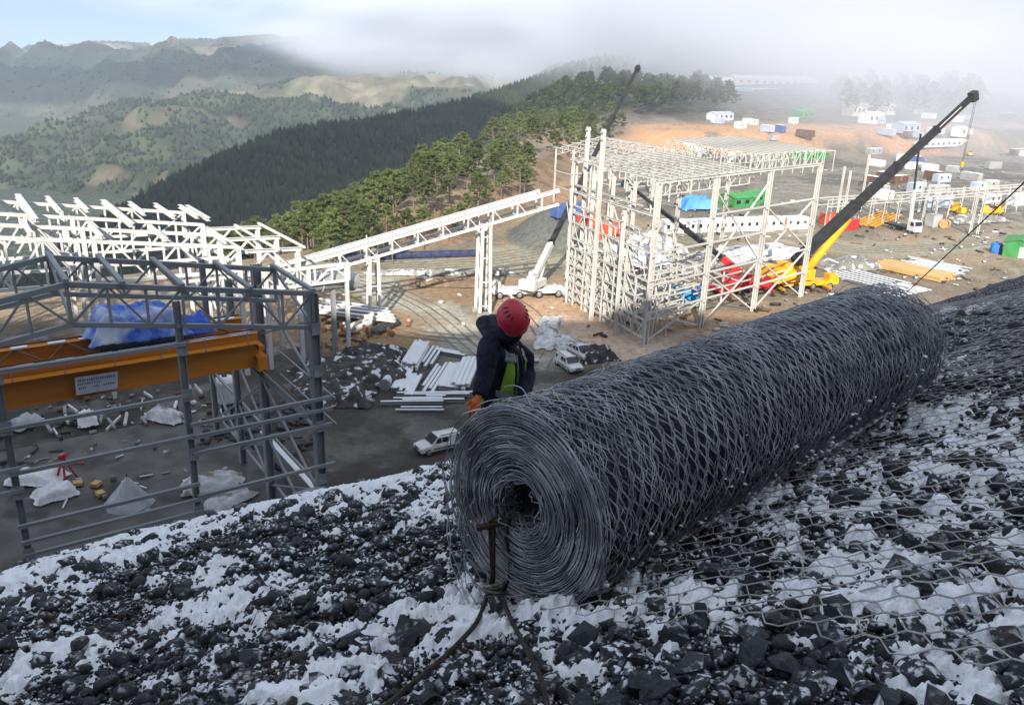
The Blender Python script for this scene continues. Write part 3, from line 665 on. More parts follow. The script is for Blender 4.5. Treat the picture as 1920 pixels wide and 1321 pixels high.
h4, X4, Y4, Z4 = ridge('misty_hill', [(1010, 150, 950), (1090, 125, 980), (1140, 106, 1000), (1200, 122, 1020), (1260, 138, 1050), (1330, 131, 1080), (1400, 117, 1100), (1460, 128, 1100), (1560, 160, 1100), (1750, 190, 1100), (2100, 230, 1100)], 0, 0, 230, z4, 130, 50, c1, 300)
P = scatter_on(X4, Y4, Z4, 2600); tuft_mass('pine_cover', P+V(0, 0, 2.5), rt_.uniform(4, 8, len(P)), M_fol_far, h4, 1.5)

# ------------------------------------------------------------------ pines
M_bark = mat('pine_bark', (.16, .105, .07), .9, col2=(.26, .20, .16), scale=3, spec=.1)
M_need = mat('pine_needles', (.060, .092, .028), .8, col2=(.125, .15, .046), scale=.9, spec=.15, lo=.35, hi=.65)
nt = M_need.node_tree; oi = nt.nodes.new('ShaderNodeObjectInfo'); mr_ = nt.nodes.new('ShaderNodeMapRange'); mr_.inputs['To Min'].default_value = .62; mr_.inputs['To Max'].default_value = 1.3; nt.links.new(oi.outputs['Random'], mr_.inputs[0])
bs_ = nt.nodes['Principled BSDF']; src = bs_.inputs['Base Color'].links[0].from_socket; mx_ = nt.nodes.new('ShaderNodeMix'); mx_.data_type = 'RGBA'; mx_.blend_type = 'MULTIPLY'; mx_.inputs[0].default_value = 1; nt.links.new(src, mx_.inputs[6]); nt.links.new(mr_.outputs[0], mx_.inputs[7]); nt.links.new(mx_.outputs[2], bs_.inputs['Base Color'])
def pine(seed, H):
    r = np.random.default_rng(seed); b = MB(); lean = r.normal(0, .02, 2)
    tp = lambda t: V(lean[0]*H*t*t+.12*math.sin(t*5+seed), lean[1]*H*t*t, H*.93*t)
    b.tube([tp(t) for t in np.linspace(0, 1, 7)], [.20, .17, .15, .13, .10, .07, .03], 6)
    VV, FF, o = [], [], 0
    base = r.uniform(.30, .48)
    for k in range(30):
        t = base+(1-base)*(k/30)**.85; c = tp(t); a = k*2.4+r.normal(0, .4); R = H*(.27*(1-((t-base)/(1-base))**1.6)+.05)*r.uniform(.65, 1.15)
        e = c+V(R*math.cos(a), R*math.sin(a), R*r.uniform(.05, .35)); b.tube([c, (c+e)/2+V(0, 0, -.05), e], [.05, .035, .015], 4, False)
        for q in range(5):
            s = r.uniform(.45, 1.08); cc = c+(e-c)*s+r.normal(0, .20, 3)*V(1, 1, .5); n = 17
            d = r.normal(size=(n, 3)); d[:, 2] = np.abs(d[:, 2])*.8+.1; d /= np.linalg.norm(d, axis=1)[:, None]; ln = r.uniform(.28, .62, (n, 1))
            sd = np.cross(d, r.normal(size=(n, 3))); sd /= np.linalg.norm(sd, axis=1)[:, None]; w = .10
            p0 = cc+d*.03; tri = np.stack([p0+sd*w*.4, p0-sd*w*.4, p0+d*ln-sd*w, p0+d*ln+sd*w], 1).reshape(-1, 3)
            VV.append(tri); FF.append(np.arange(n*4).reshape(-1, 4)+o); o += n*4
    t = raw_mesh('trunk', b.v, b.f); t.materials.append(M_bark); c = raw_mesh('crown', np.concatenate(VV), np.concatenate(FF)); c.materials.append(M_need)
    return t, c
PINES = [pine(s, 11.0) for s in (1, 2, 3, 4, 5, 6)]
rp = np.random.default_rng(19)
def place_pine(x, y, s, label, group, z=None, k=None):
    t, c = PINES[int(rp.integers(len(PINES)))] if k is None else PINES[k]
    root = thing('pine_tree', label, 'tree', (x, y, (float(ground_z(x, y)) if z is None else z)-.15), rp.uniform(0, 6.28), group); root.scale = (s*rp.uniform(.85, 1.15), s*rp.uniform(.85, 1.15), s)
    for nm, me in (('trunk', t), ('crown', c)):
        o = bpy.data.objects.new(nm, me); COL.objects.link(o); o.parent = root
def pick(n, poly, dmin, ok=lambda x, y: True, tries=14000):
    out = []; xs = [p[0] for p in poly]; ys = [p[1] for p in poly]
    for _ in range(tries):
        x, y = rp.uniform(min(xs), max(xs)), rp.uniform(min(ys), max(ys)); ins = False; j = len(poly)-1
        for i in range(len(poly)):
            if (poly[i][1] > y) != (poly[j][1] > y) and x < (poly[j][0]-poly[i][0])*(y-poly[i][1])/(poly[j][1]-poly[i][1])+poly[i][0]: ins = not ins
            j = i
        if ins and ok(x, y) and all((x-a)**2+(y-b)**2 > dmin*dmin for a, b in out): out.append((x, y))
        if len(out) >= n: break
    return out
FR_ = [tuple(atz(px, py, 4.0)[:2]) for px, py in ((640, 474), (700, 464), (760, 452), (850, 418), (905, 395), (950, 374), (1000, 350))]
standA = [(-85, 135), (-54, 141), (-40, 146)] + FR_ + [(4, 252), (-20, 300), (-45, 275), (-75, 230), (-95, 170)]
SILX, SILY = [0, 380, 395, 430, 500, 600, 700, 760, 850, 930, 960, 1100], [620, 600, 452, 432, 407, 367, 322, 293, 262, 256, 262, 250]
def below_line(x, y, h=9.3):
    v = V(x, y, float(ground_z(x, y))+h)-CAM; w = v@FW; return 660.5-FPX*(v@UP)/w > np.interp(960+FPX*(v@RT)/w, SILX, SILY)-6
for x, y in pick(238, standA, 3.9, below_line): place_pine(x, y, rp.uniform(.52, 1.04), 'green pine in the sunlit stand between the site and the shaded hill', 'pines of the sunlit stand')
standB = [(8, 262), (22, 290), (34, 330), (46, 380), (52, 450), (20, 450), (-8, 380), (-16, 318), (-4, 270)]
for x, y in pick(60, standB, 5.0): place_pine(x, y, rp.uniform(.85, 1.25), 'tall pine with a bare trunk above the orange earth at the back of the site', 'pines above the orange earth')
M_need_d = mat('dark_pine_needles', (.03, .045, .018), .85, col2=(.055, .072, .028), scale=.3, spec=.1)
def forest(name, pts, m=M_need_d, s=(.9, 1.3)):
    VV, FF, o = [], [], 0
    arr = []
    for t, c in PINES[:3]:
        vs_, fs_ = [], []
        v = np.zeros(len(c.vertices)*3, np.float32); c.vertices.foreach_get('co', v); v = v.reshape(-1, 3); q = np.arange(len(v)).reshape(-1, 4)[::6]; v = v[q.ravel()]
        cen = v.reshape(-1, 4, 3).mean(1, keepdims=True); v = ((v.reshape(-1, 4, 3)-cen)*2.3+cen).reshape(-1, 3); arr.append(v)
    for i, (x, y) in enumerate(pts):
        v = arr[i % 3]*rp.uniform(*s); a = rp.uniform(0, 6.28); w = np.stack([v[:, 0]*math.cos(a)-v[:, 1]*math.sin(a), v[:, 0]*math.sin(a)+v[:, 1]*math.cos(a), v[:, 2]], -1)+V(x, y, float(ground_z(x, y))); VV.append(w); FF.append(np.arange(len(v)).reshape(-1, 4)+o); o += len(v)
    ob = obj(name, raw_mesh(name, np.concatenate(VV), np.concatenate(FF)), m, ground); return tag(ob, kind='stuff')
mass = pick(95, [(-5, 400), (60, 455), (75, 520), (70, 640), (10, 700), (-20, 520)], 7) + pick(70, [(62, 440), (112, 455), (120, 560), (60, 600)], 7) + pick(75, [(165, 440), (240, 455), (290, 560), (200, 560)], 7)
forest('pine_wood', mass, s=(1.1, 1.7))

# ------------------------------------------------------------------ air: haze, the fog bank, clouds that shade the hills
def vol_mat(name, col, dens, aniso=.2):
    m = bpy.data.materials.new(name); m.use_nodes = True; nt = m.node_tree; nt.nodes.remove(nt.nodes['Principled BSDF'])
    v = nt.nodes.new('ShaderNodeVolumePrincipled'); v.inputs['Color'].default_value = (*col, 1); v.inputs['Density'].default_value = dens; v.inputs['Anisotropy'].default_value = aniso
    nt.links.new(v.outputs[0], nt.nodes['Material Output'].inputs['Volume']); return m, v, nt
hm, _, _ = vol_mat('haze_air', (.74, .86, 1.0), .00018, -.10)
b = MB(); b.box((200, 1600, 100), (7600, 7200, 900)); hz = b.build('haze', hm); tag(hz, kind='stuff')
fm, fv, nt = vol_mat('fog_air', (.84, .88, .98), 0.0, -.14)
t = nt.nodes.new('ShaderNodeTexCoord'); L = nt.links.new
ln = nt.nodes.new('ShaderNodeVectorMath'); ln.operation = 'LENGTH'; L(t.outputs['Object'], ln.inputs[0])
n = nt.nodes.new('ShaderNodeTexNoise'); n.inputs['Scale'].default_value = 2.6; n.inputs['Detail'].default_value = 3; L(t.outputs['Object'], n.inputs['Vector'])
ad = nt.nodes.new('ShaderNodeMath'); ad.operation = 'MULTIPLY_ADD'; L(n.outputs['Fac'], ad.inputs[0]); ad.inputs[1].default_value = .9; L(ln.outputs['Value'], ad.inputs[2])
rg = nt.nodes.new('ShaderNodeMapRange'); rg.interpolation_type = 'SMOOTHSTEP'; rg.inputs['From Min'].default_value = 1.35; rg.inputs['From Max'].default_value = .75; rg.inputs['To Min'].default_value = 0; rg.inputs['To Max'].default_value = .018; L(ad.outputs[0], rg.inputs[0]); L(rg.outputs[0], fv.inputs['Density'])
bm = bmesh.new(); bmesh.ops.create_icosphere(bm, subdivisions=3, radius=1.0); fme = bpy.data.meshes.new('fog_bank'); bm.to_mesh(fme); bm.free(); fme.materials.append(fm)
fog = bpy.data.objects.new('fog_bank', fme); COL.objects.link(fog); fog.location = (765, 915, 150); fog.scale = (960, 900, 420); tag(fog, kind='stuff')
fog2 = bpy.data.objects.new('fog_bank', fme); COL.objects.link(fog2); fog2.location = (260, 2050, 110); fog2.scale = (1050, 560, 260); tag(fog2, kind='stuff')
clm, _, _ = vol_mat('cloud_air', (.97, .97, 1.0), .05, .3)
def cloud(target, rx, ry, rzd, alt=520):
    c = np.array(target)+SUN_DIR*((alt-target[2])/SUN_DIR[2]); bm = bmesh.new(); bmesh.ops.create_icosphere(bm, subdivisions=4, radius=1.0)
    for v in bm.verts:
        p = v.co; k = .78+.5*float(fbm(p.x*2.2+c[0]*.01, p.y*2.2+p.z, 4, 701)); v.co = Vector((p.x*k, p.y*k, p.z*(.7+.5*k)))
    me = bpy.data.meshes.new('cloud'); bm.to_mesh(me); bm.free(); me.materials.append(clm)
    o = bpy.data.objects.new('cloud', me); COL.objects.link(o); o.location = Vector(c); o.scale = (rx, ry, 45); o.rotation_euler.z = rzd; tag(o, kind='stuff')
cloud((-165, 590, -40), 140, 320, math.radians(-22), 620)
cloud((-1250, 2350, -90), 900, 330, math.radians(4), 760)
cloud((-2050, 2900, 0), 420, 200, 0, 760)
# ------------------------------------------------------------------ steel frames
M_grey = mat('grey_primer', (.22, .235, .25), .55, .1, col2=(.31, .325, .34), scale=1.1, col3=(.10, .085, .075), scale3=2.5, lo3=.60, hi3=.72)
M_white = mat('white_paint', (.56, .56, .55), .45, 0, col2=(.66, .655, .63), scale=.7, col3=(.46, .44, .41), scale3=1.6, lo3=.60, hi3=.74)
M_offw = mat('weathered_white_paint', (.52, .51, .48), .55, 0, col2=(.63, .615, .58), scale=.6, col3=(.33, .31, .28), scale3=1.1, lo3=.56, hi3=.70)
M_orange = mat('orange_paint', (.64, .225, .018), .45, 0, col2=(.70, .27, .025), scale=.6, col3=(.36, .12, .02), scale3=1.2, lo3=.58, hi3=.75)
M_conc = mat('concrete', (.24, .23, .21), .9, 0, col2=(.34, .32, .29), scale=.8, bump=.3, col3=(.15, .14, .13), scale3=.4)
M_dsnow = mat('settled_snow', (.72, .73, .77), .8, 0, col2=(.82, .83, .85), scale=2.5, bump=.5, bscale=8)
M_dark = mat('dark_steel', (.030, .031, .034), .55, .3, col2=(.06, .06, .062), scale=2)
M_black = mat('black_paint', (.018, .019, .021), .45, 0, col2=(.035, .035, .037), scale=1.0)
M_redp = mat('red_paint', (.55, .035, .035), .45, 0, col2=(.40, .025, .03), scale=1.0)
M_oran_red = mat('orange_red_paint', (.62, .10, .035), .5, 0, col2=(.48, .07, .03), scale=.8)
M_yel = mat('yellow_paint', (.80, .42, .015), .45, 0, col2=(.68, .33, .015), scale=.8)
M_blue = mat('blue_paint', (.03, .16, .55), .5, 0, col2=(.05, .24, .66), scale=1.0)
M_grn = mat('green_sheet', (.045, .22, .06), .55, 0, col2=(.06, .28, .08), scale=.6)
M_glass = mat('dark_glass', (.012, .018, .03), .12, 0, spec=.6)
M_rub = mat('tyre_rubber', (.016, .016, .017), .85, 0, col2=(.03, .028, .026), scale=6)
M_wood = mat('pale_timber', (.52, .33, .13), .75, 0, col2=(.62, .43, .20), scale=1.5)
M_brown = mat('rusty_brown', (.15, .075, .045), .8, 0, col2=(.09, .05, .035), scale=1.3)
UG, VG = dirv(55), dirv(-35)
UPV = V(0, 0, 1)
def onplane(px, py, P0, N):
    d = ray(px, py); return CAM + d*(((P0-CAM)@N)/(d@N))
def truss(par, A, B, depth, n, m, ch=.30, web=.18, zig=True, prof='box', names=('top_chord', 'bottom_chord', 'web_post', 'web_diagonal'), B2=None, A2=None):
    """one lattice girder from A to B; the lower chord hangs by depth (a vector or a length)"""
    D = V(0, 0, -depth) if not hasattr(depth, '__len__') else np.array(depth); A, B = np.array(A, float), np.array(B, float)
    a2 = A+D if A2 is None else np.array(A2, float); b2 = B+D if B2 is None else np.array(B2, float)
    member(names[0], par, A, B, ch, ch, m, prof); member(names[1], par, a2, b2, ch*.9, ch*.9, m, prof)
    for i in range(n+1):
        t = i/n; p, q = A+(B-A)*t, a2+(b2-a2)*t
        if i not in (0, n) or not zig: member(names[2], par, p, q, web, web, m)
        else: member(names[2], par, p, q, web*1.3, web*1.3, m)
        if i < n:
            t2 = (i+1)/n; p2, q2 = A+(B-A)*t2, a2+(b2-a2)*t2
            member(names[3], par, *((p, q2) if i % 2 == 0 else (q, p2)), web*.85, web*.85, m)

# --- A: grey hall frame in the shade
Cg = aty(585, 550, 52.0); EZ = Cg[2]; g0 = V(Cg[0], Cg[1], 0)
hall = thing('grey_steel_frame', 'grey primer steel frame of an unfinished hall with open gable roof', 'steel frame', g0)
def gp_(s, v, z): return g0 - UG*s + VG*v + V(0, 0, z)
zrun = zat(g0, 768)
for s, w in ((0, .78), (8.4, .50), (18.0, .50), (28, .5)): member('column', hall, gp_(s, 0, -.2), gp_(s, 0, EZ + (.6 if s == 8.4 else .9 if s == 18 else 0)), w, w*.9, M_grey, 'I', upv=tuple(UG))
for v, w in ((10.5, .80), (18, .66), (26, .60)):
    member('column', hall, gp_(0.3, v, -.2), gp_(0.3, v, EZ-(.3 if v < 12 else 3.2)), w, w*.9, M_grey, 'I', upv=tuple(UG))
for v in (10.5, 18): member('column', hall, gp_(28, v, -.2), gp_(28, v, EZ-.3), .6, .6, M_grey, 'I', upv=tuple(UG))
RZ = zat(gp_(14, 0, 0), 533)
for v, dd in ((0, 2.3), (7.2, 2.3)):
    truss(hall, gp_(0, v, EZ), gp_(14, v, RZ), dd, 7, M_grey, .36, .17); truss(hall, gp_(28, v, EZ), gp_(14, v, RZ), dd, 7, M_grey, .36, .17)
for s in (0, 4, 8, 11.2, 14, 18, 23, 28):
    zz_ = EZ+(RZ-EZ)*(1-abs(s-14)/14); member('purlin', hall, gp_(s, -.3, zz_+.25), gp_(s, 7.6, zz_+.25), .34, .26, M_grey, 'box')
for s in (0, 14): member('roof_brace', hall, gp_(s, 0, EZ+(RZ-EZ)*(s/14)-2.2), gp_(s, 7.2, EZ+(RZ-EZ)*(s/14)), .18, .18, M_grey)
P1, P2, P3 = gp_(8.4, 0, 0), gp_(18, 0, 0), gp_(0, 0, 0)
def girt(sa, sb, py, at_s, w=.24, v=-.45):
    z = zat(gp_(at_s, v, 0), py); member('girt', hall, gp_(sa, v, z), gp_(sb, v, z), w, w, M_grey)
for py in (797, 820, 851, 931): girt(8.4, -.9, py, 8.4, .26)
for py in (645, 742, 818, 908, 936, 958): girt(18.3, 8.2, py, 8.4, .26)
for py in (1000, 1040): girt(29, 17.7, py-120, 18, .26)
for z in (1.5, 6.0, 10.5): member('side_rail', hall, gp_(0, 0, z), gp_(0, 26, z), .22, .22, M_grey)
for a, b, z0_, z1_ in ((0, 10.5, 1.5, 6.0), (0, 10.5, 6.0, 10.5), (10.5, 18, 1.5, 6), (10.5, 18, 6, 10.5), (18, 26, 1.5, 6), (0, 10.5, 14.5, 18.4)):
    member('side_brace', hall, gp_(.3, a, z0_), gp_(.3, b, z1_), .20, .20, M_grey); member('side_brace', hall, gp_(.3, a, z1_), gp_(.3, b, z0_), .16, .16, M_grey)
member('runway_beam', hall, gp_(.9, -.4, zrun), gp_(.9, 26, zrun), .42, .75, M_grey, 'I'); member('crane_rail', hall, gp_(.9, -.4, zrun+.43), gp_(.9, 26, zrun+.43), .10, .12, M_brown)
member('walkway_edge', hall, gp_(-.9, -1.0, zat(P3, 742)), gp_(-.9, 10, zat(P3, 742)), .12, .12, M_grey); member('walkway_edge', hall, gp_(-.9, -1.0, zat(P3, 790)), gp_(-.9, 10, zat(P3, 790)), .12, .12, M_grey)
for z in (5.2, 6.4): member('corner_plate', hall, gp_(-.1, -.6, z), gp_(2.2, -.6, z), .9, .08, M_grey)

# --- B: orange travelling crane
c0 = gp_(1.2, 9.2, 0); zt, zb = zat(c0, 622), zat(c0, 682)
crane = thing('overhead_crane', 'orange double girder travelling crane inside the grey frame, snow on top', 'overhead crane', gp_(1.2, 9.2, zb))
def girder(v, zt, zb, s0=1.0, s1=30):
    o = member('girder', crane, gp_(s0, v, (zt+zb)/2), gp_(s1, v, (zt+zb)/2), .75, zt-zb, M_orange)
    member('top_flange', crane, gp_(s0, v, zt+.03), gp_(s1, v, zt+.03), 1.0, .06, M_orange); member('bottom_flange', crane, gp_(s0, v, zb-.03), gp_(s1, v, zb-.03), 1.0, .06, M_orange)
    for k in range(12):
        a = s0+.5+k*2.35; member('snow_strip', crane, gp_(a, v-.28, zt+.10), gp_(a+1.6+.6*math.sin(k*7.1), v-.30, zt+.10), .42, .09, M_dsnow)
    member('rail', crane, gp_(s0, v+.2, zt+.12), gp_(s1, v+.2, zt+.12), .08, .12, M_brown)
girder(9.2, zt, zb); girder(13.0, zt+.1, zb+.1)
member('walkway', crane, gp_(1.2, 8.35, zt-.55), gp_(30, 8.35, zt-.55), .75, .06, M_orange); member('handrail', crane, gp_(1.2, 8.0, zt+.45), gp_(30, 8.0, zt+.45), .06, .06, M_grey)
for k in range(10): member('handrail_post', crane, gp_(2+k*3, 8.0, zt-.55), gp_(2+k*3, 8.0, zt+.45), .06, .06, M_grey)
member('end_carriage', crane, gp_(1.0, 8.0, zb+.35), gp_(1.0, 14.2, zb+.35), .7, 1.1, M_orange); member('end_carriage', crane, gp_(1.0, 8.0, zb+1.6), gp_(1.0, 14.2, zb+1.6), .4, .3, M_orange)
for v in (8.4, 13.8):
    b = MB(); c = gp_(1.0, v, zb-.25); b.tube([c-UG*.14, c+UG*.14], .38, 16); b.build('wheel', M_dark, crane, local=False)
for k in range(9):
    a = 2.5+k*3.1; z = zt+.05
    member('cross_brace', crane, gp_(a, 9.4, zt), gp_(a+1.5, 12.8, zt+.1), .10, .10, M_brown); member('cross_brace', crane, gp_(a+1.5, 12.8, zt+.1), gp_(a+3.0, 9.4, zt), .10, .10, M_brown)
N_ = -VG
sgn = [onplane(x, y, gp_(0, 8.25, 0), N_) for x, y in ((140, 708), (221, 696), (221, 728), (143, 741))]
b = MB(); b.add([p for p in sgn]+[p-N_*.06 for p in sgn], [(0, 1, 2, 3), (7, 6, 5, 4), (0, 4, 5, 1), (1, 5, 6, 2), (2, 6, 7, 3), (3, 7, 4, 0)]); sb = b.build('sign_board', mat('sign_white', (.60, .62, .66), .6, col2=(.50, .52, .58), scale=2), crane, local=False)
b = MB(); q = lambda u, w: sgn[0]*(1-u)*(1-w)+sgn[1]*u*(1-w)+sgn[2]*u*w+sgn[3]*(1-u)*w + N_*.012
rg_ = np.random.default_rng(4)
for w0, w1, u0, u1, n_ in ((.14, .28, .06, .94, 17), (.36, .46, .05, .60, 10), (.58, .70, .07, .26, 4), (.58, .68, .42, .56, 3), (.56, .68, .66, .94, 6)):
    for k in range(n_):
        a = u0+(u1-u0)*k/n_; e = a+(u1-u0)/n_*rg_.uniform(.5, .8); b.add([q(a, w0), q(e, w0), q(e, w1), q(a, w1)], [(0, 1, 2, 3)])
tag(b.build('faded_lettering', mat('sign_ink', (.16, .17, .24), .7), sb, local=False), kind='stuff')

# --- C: trolley under a blue tarpaulin
tr0 = gp_(8.9, 11.1, zt+.2); rz_t = math.atan2(UG[1], UG[0])
tro = thing('crane_trolley', 'dark hoist trolley on the orange girders under the blue tarpaulin', 'trolley', tr0, rz_t)
b = MB(); b.box((0, 0, .25), (5.4, 3.8, .3)); b.build('trolley_frame', M_dark, tro)
b = MB(); b.tube([(-1.5, 0, .95), (1.3, 0, .95)], .55, 14); b.build('hoist_drum', M_dark, tro)
b = MB(); b.box((2.0, .4, .9), (.9, .9, 1.0)); b.build('motor', M_dark, tro, bevel=.05)
b = MB(); b.box((0, -1.9, -.9), (5.0, .1, 2.0)); b.build('dark_apron', mat('navy_cloth', (.008, .010, .035), .8), tro)
M_tarp = mat('blue_tarpaulin', (.035, .10, .48), .5, 0, col2=(.10, .22, .62), scale=1.6, col3=(.62, .68, .80), scale3=.45, lo3=.48, hi3=.66, bump=.6, bscale=4)
def drape(name, label, c, rz, L_, Wd, h, m, seed, cat='tarpaulin', droop=.9, group=None):
    nu, nv = 44, 30; u, v = np.meshgrid(np.linspace(-1, 1, nu), np.linspace(-1, 1, nv), indexing='ij')
    e = np.maximum(np.abs(u), np.abs(v)); body = np.clip(1-sstep(.62, 1.0, e)*droop, 0, 1)
    z = h*body*(.55+.75*fbm(u*2.1+seed, v*2.1, 4, seed)) + .18*h*(fbm(u*6, v*6+seed, 3, seed+2, ridged=True)-.5) + .03
    z = np.maximum(z, .02 if droop <= 1 else -9)
    me = raw_mesh(name, np.stack([u*L_/2*(1+.06*np.sin(v*5+seed)), v*Wd/2*(1+.06*np.cos(u*6+seed)), z], -1).reshape(-1, 3), grid_faces(nu, nv), True); me.materials.append(m)
    o = bpy.data.objects.new(name, me); COL.objects.link(o); o.location = Vector([float(k) for k in c]); o.rotation_euler.z = rz; sm = o.modifiers.new('thickness', 'SOLIDIFY'); sm.thickness = .02
    return tag(o, label, cat, group)
drape('tarpaulin', 'crumpled blue and white tarpaulin thrown over the crane trolley', tr0+V(0, 0, .35), rz_t, 6.4, 4.2, 1.9, M_tarp, 31, droop=1.0)
drape('tarpaulin', 'small crumpled blue tarpaulin beside the larger one on the orange crane', gp_(5.2, 11.3, zt+.1), rz_t, 3.4, 2.6, 1.1, mat('bright_blue_tarpaulin', (.025, .085, .50), .5, 0, col2=(.06, .16, .62), scale=1.6, bump=.5, bscale=4), 47, droop=1.0)

# --- E: white hall frame behind it
Ew = aty(378, 412, 100.0); w0 = V(Ew[0], Ew[1], 0)
whall = thing('white_steel_frame', 'long white steel roof frame with rows of parallel beams behind the grey hall', 'steel frame', w0)
def wp(s, v, z): return w0 - UG*s + VG*v + V(0, 0, z)
zE = Ew[2]; sl_ = .135
def ztop(s): return zE + sl_*s
VS = (-14.0, -7.0, 0.0, 9.0)
for k, v in enumerate(VS):
    L_ = 40
    truss(whall, wp(0, v, zE-.6), wp(L_, v, ztop(L_)-.6), 2.6, 13, M_white, .42, .24, B2=wp(L_, v, zE-2.2))
    for s in (0, 14, 28): member('column', whall, wp(s, v, -.2), wp(s, v, ztop(s)-.5), .62 if s == 0 else .5, .6, M_white, 'I')
for i in range(13):
    s = i*3.0+.2; long_ = i in (3, 6, 10)
    member('roof_beam', whall, wp(s, 9.6, ztop(s)+.15), wp(s, -7.6 if long_ else (-.5 if i % 2 else 1.0), ztop(s)+.15), .75 if long_ else .55, .5, M_white, 'I')
    if i == 0: member('roof_beam', whall, wp(s-.9, 9.6, ztop(s)+.05), wp(s-.9, -.5, ztop(s)+.05), .6, .5, M_white, 'I')
    if i % 2 == 0: member('roof_beam', whall, wp(s+1.1, -6.8, ztop(s)+.1), wp(s+1.1, -14.4, ztop(s)+.1), .5, .45, M_white, 'I')
for v in (-14, -7, 0): member('eaves_beam', whall, wp(-.4, v, zE-3.2), wp(-.4, v+7, zE-3.2), .4, .4, M_white)
for v in (-14, -7, 0):
    for z0_, z1_ in ((1, 7), (7, 13)): member('wall_brace', whall, wp(-.1, v, z0_), wp(-.1, v+7, z1_), .22, .22, M_white); member('wall_brace', whall, wp(-.1, v, z1_), wp(-.1, v+7, z0_), .22, .22, M_white)
# side bay and conveyor end house to its right
sb0 = wp(-1.0, -8, 0); bay = thing('side_bay_frame', 'low white steel side bay with short columns right of the long white roof frame', 'steel frame', sb0)
zs = zat(wp(-6.5, -8, 0), 452)
for v in (-13, -6, 1):
    member('rafter', bay, wp(-.6, v, zs+.3), wp(-7.5, v, zs), .4, .4, M_white, 'I'); member('column', bay, wp(-7.0, v, -.2), wp(-7.0, v, zs), .5, .5, M_white, 'I')
    member('knee_brace', bay, wp(-7.0, v, zs-3), wp(-4.2, v, zs-.1), .22, .22, M_white); member('knee_brace', bay, wp(-.6, v, zs-3), wp(-3.6, v, zs), .22, .22, M_white)
for s in (-1, -4.5, -7.5): member('purlin', bay, wp(s, -14, zs+.35), wp(s, 2, zs+.35), .25, .25, M_white)
truss(bay, wp(6, -13.5, zs-2.2), wp(-13, -13.5, zs-2.2), 2.0, 9, M_white, .34, .2)
for s in (-3, -8, -12.7): member('column', bay, wp(s, -13.5, -.2), wp(s, -13.5, zs-2.2), .4, .4, M_white)
pc = wp(-12.4, -11, 0); zp = zat(pc, 520)
pipe = thing('duct', 'large pale grey duct lying below the white side bay', 'duct', pc)
b = MB(); b.tube([wp(-7, -12, zp), wp(-10, -12, zp), wp(-13.0, -11.6, zp-.1), wp(-14.6, -11, zp-.8)], 1.15, 20, False); b.build('duct_shell', mat('galvanised_sheet', (.45, .46, .46), .45, .2, col2=(.36, .36, .35), scale=1.0), pipe, smooth=True, local=False)
for s in (-7, -10, -13): b = MB(); c = wp(s, -12+(.4 if s == -13 else 0), zp); b.tube([c-UG*.06, c+UG*.06], 1.25, 20); b.build('duct_flange', M_white, pipe, local=False)
for s in (-8, -11.5): member('duct_support', pipe, wp(s, -12, -.2), wp(s, -12, zp-1.1), .5, .5, M_grey)

# --- F: inclined conveyor gallery on trestles
T1, T2 = atz(702, 596), atz(905, 587); z1_, z2_ = zat(T1, 452), zat(T2, 392)
d_ = (T2-T1); Lc = np.linalg.norm(d_[:2]); cd_ = d_/Lc; sid = V(-cd_[1], cd_[0], 0); sl2 = (z2_-z1_)/Lc
conv = thing('conveyor_gallery', 'long white inclined conveyor frame rising to the right on two trestles', 'conveyor', T1)
def cp(s, o_, dz=0): return T1 + cd_*s + sid*o_ + V(0, 0, z1_+sl2*s+dz)
S0, S1 = -15.5, Lc*1.66
for o_, e in ((-1.4, 0), (1.4, -2.0)):
    member('side_girder', conv, cp(S0, o_), cp(S1+e, o_), .36, .55, M_white, 'I'); member('lower_chord', conv, cp(S0, o_, -1.95), cp(S1+e, o_, -1.95), .32, .36, M_white)
for k in range(12):
    s = S0+.5+k*(S1-S0-3)/11; member('cross_tie', conv, cp(s, -1.3), cp(s, 1.3), .2, .2, M_white); member('cross_tie', conv, cp(s, -1.3, -1.95), cp(s, 1.3, -1.95), .2, .2, M_white)
    for o_ in (-1.4, 1.4): member('panel_post', conv, cp(s, o_), cp(s, o_, -1.95), .2, .2, M_white)
    if k < 11: member('plan_brace', conv, cp(s, -1.4, -.1), cp(s+1.3, -1.4, -1.9), .13, .12, M_white)
for s, nm in ((0, 'left'), (Lc, 'right')):
    zc = z1_+sl2*s
    for o_ in (-1.4, 1.4):
        member('trestle_leg', conv, T1+cd_*(s-.75)+sid*o_-V(0, 0, .2), T1+cd_*(s-.55)+sid*o_*.98+V(0, 0, zc-1.8), 0.32, 0.36, M_white, 'I')
        member('trestle_leg', conv, T1+cd_*(s+.75)+sid*o_-V(0, 0, .2), T1+cd_*(s+.55)+sid*o_*.98+V(0, 0, zc-2.0), 0.32, 0.36, M_white, 'I')
    for z in (1.5, 5.0, 8.5, 11.5):
        if z < zc-2:
            member('trestle_brace', conv, T1+cd_*(s-.7)+sid*-1.4+V(0, 0, z), T1+cd_*(s-.7)+sid*1.4+V(0, 0, z+3.0), .14, .14, M_white); member('trestle_brace', conv, T1+cd_*(s+.7)+sid*1.4+V(0, 0, z), T1+cd_*(s+.7)+sid*-1.4+V(0, 0, z+3.0), .14, .14, M_white)
            member('trestle_tie', conv, T1+cd_*(s-.7)+sid*-1.4+V(0, 0, z), T1+cd_*(s+.7)+sid*-1.4+V(0, 0, z), .14, .14, M_white)
    b = MB(); 
    for o_ in (-1.4, 1.4): b.box(tuple(T1+cd_*s+sid*o_+V(0, 0, .15)), (2.6, .9, .6), math.atan2(cd_[1], cd_[0]))
    tag(b.build('footing', M_conc, conv, local=False), kind='stuff')

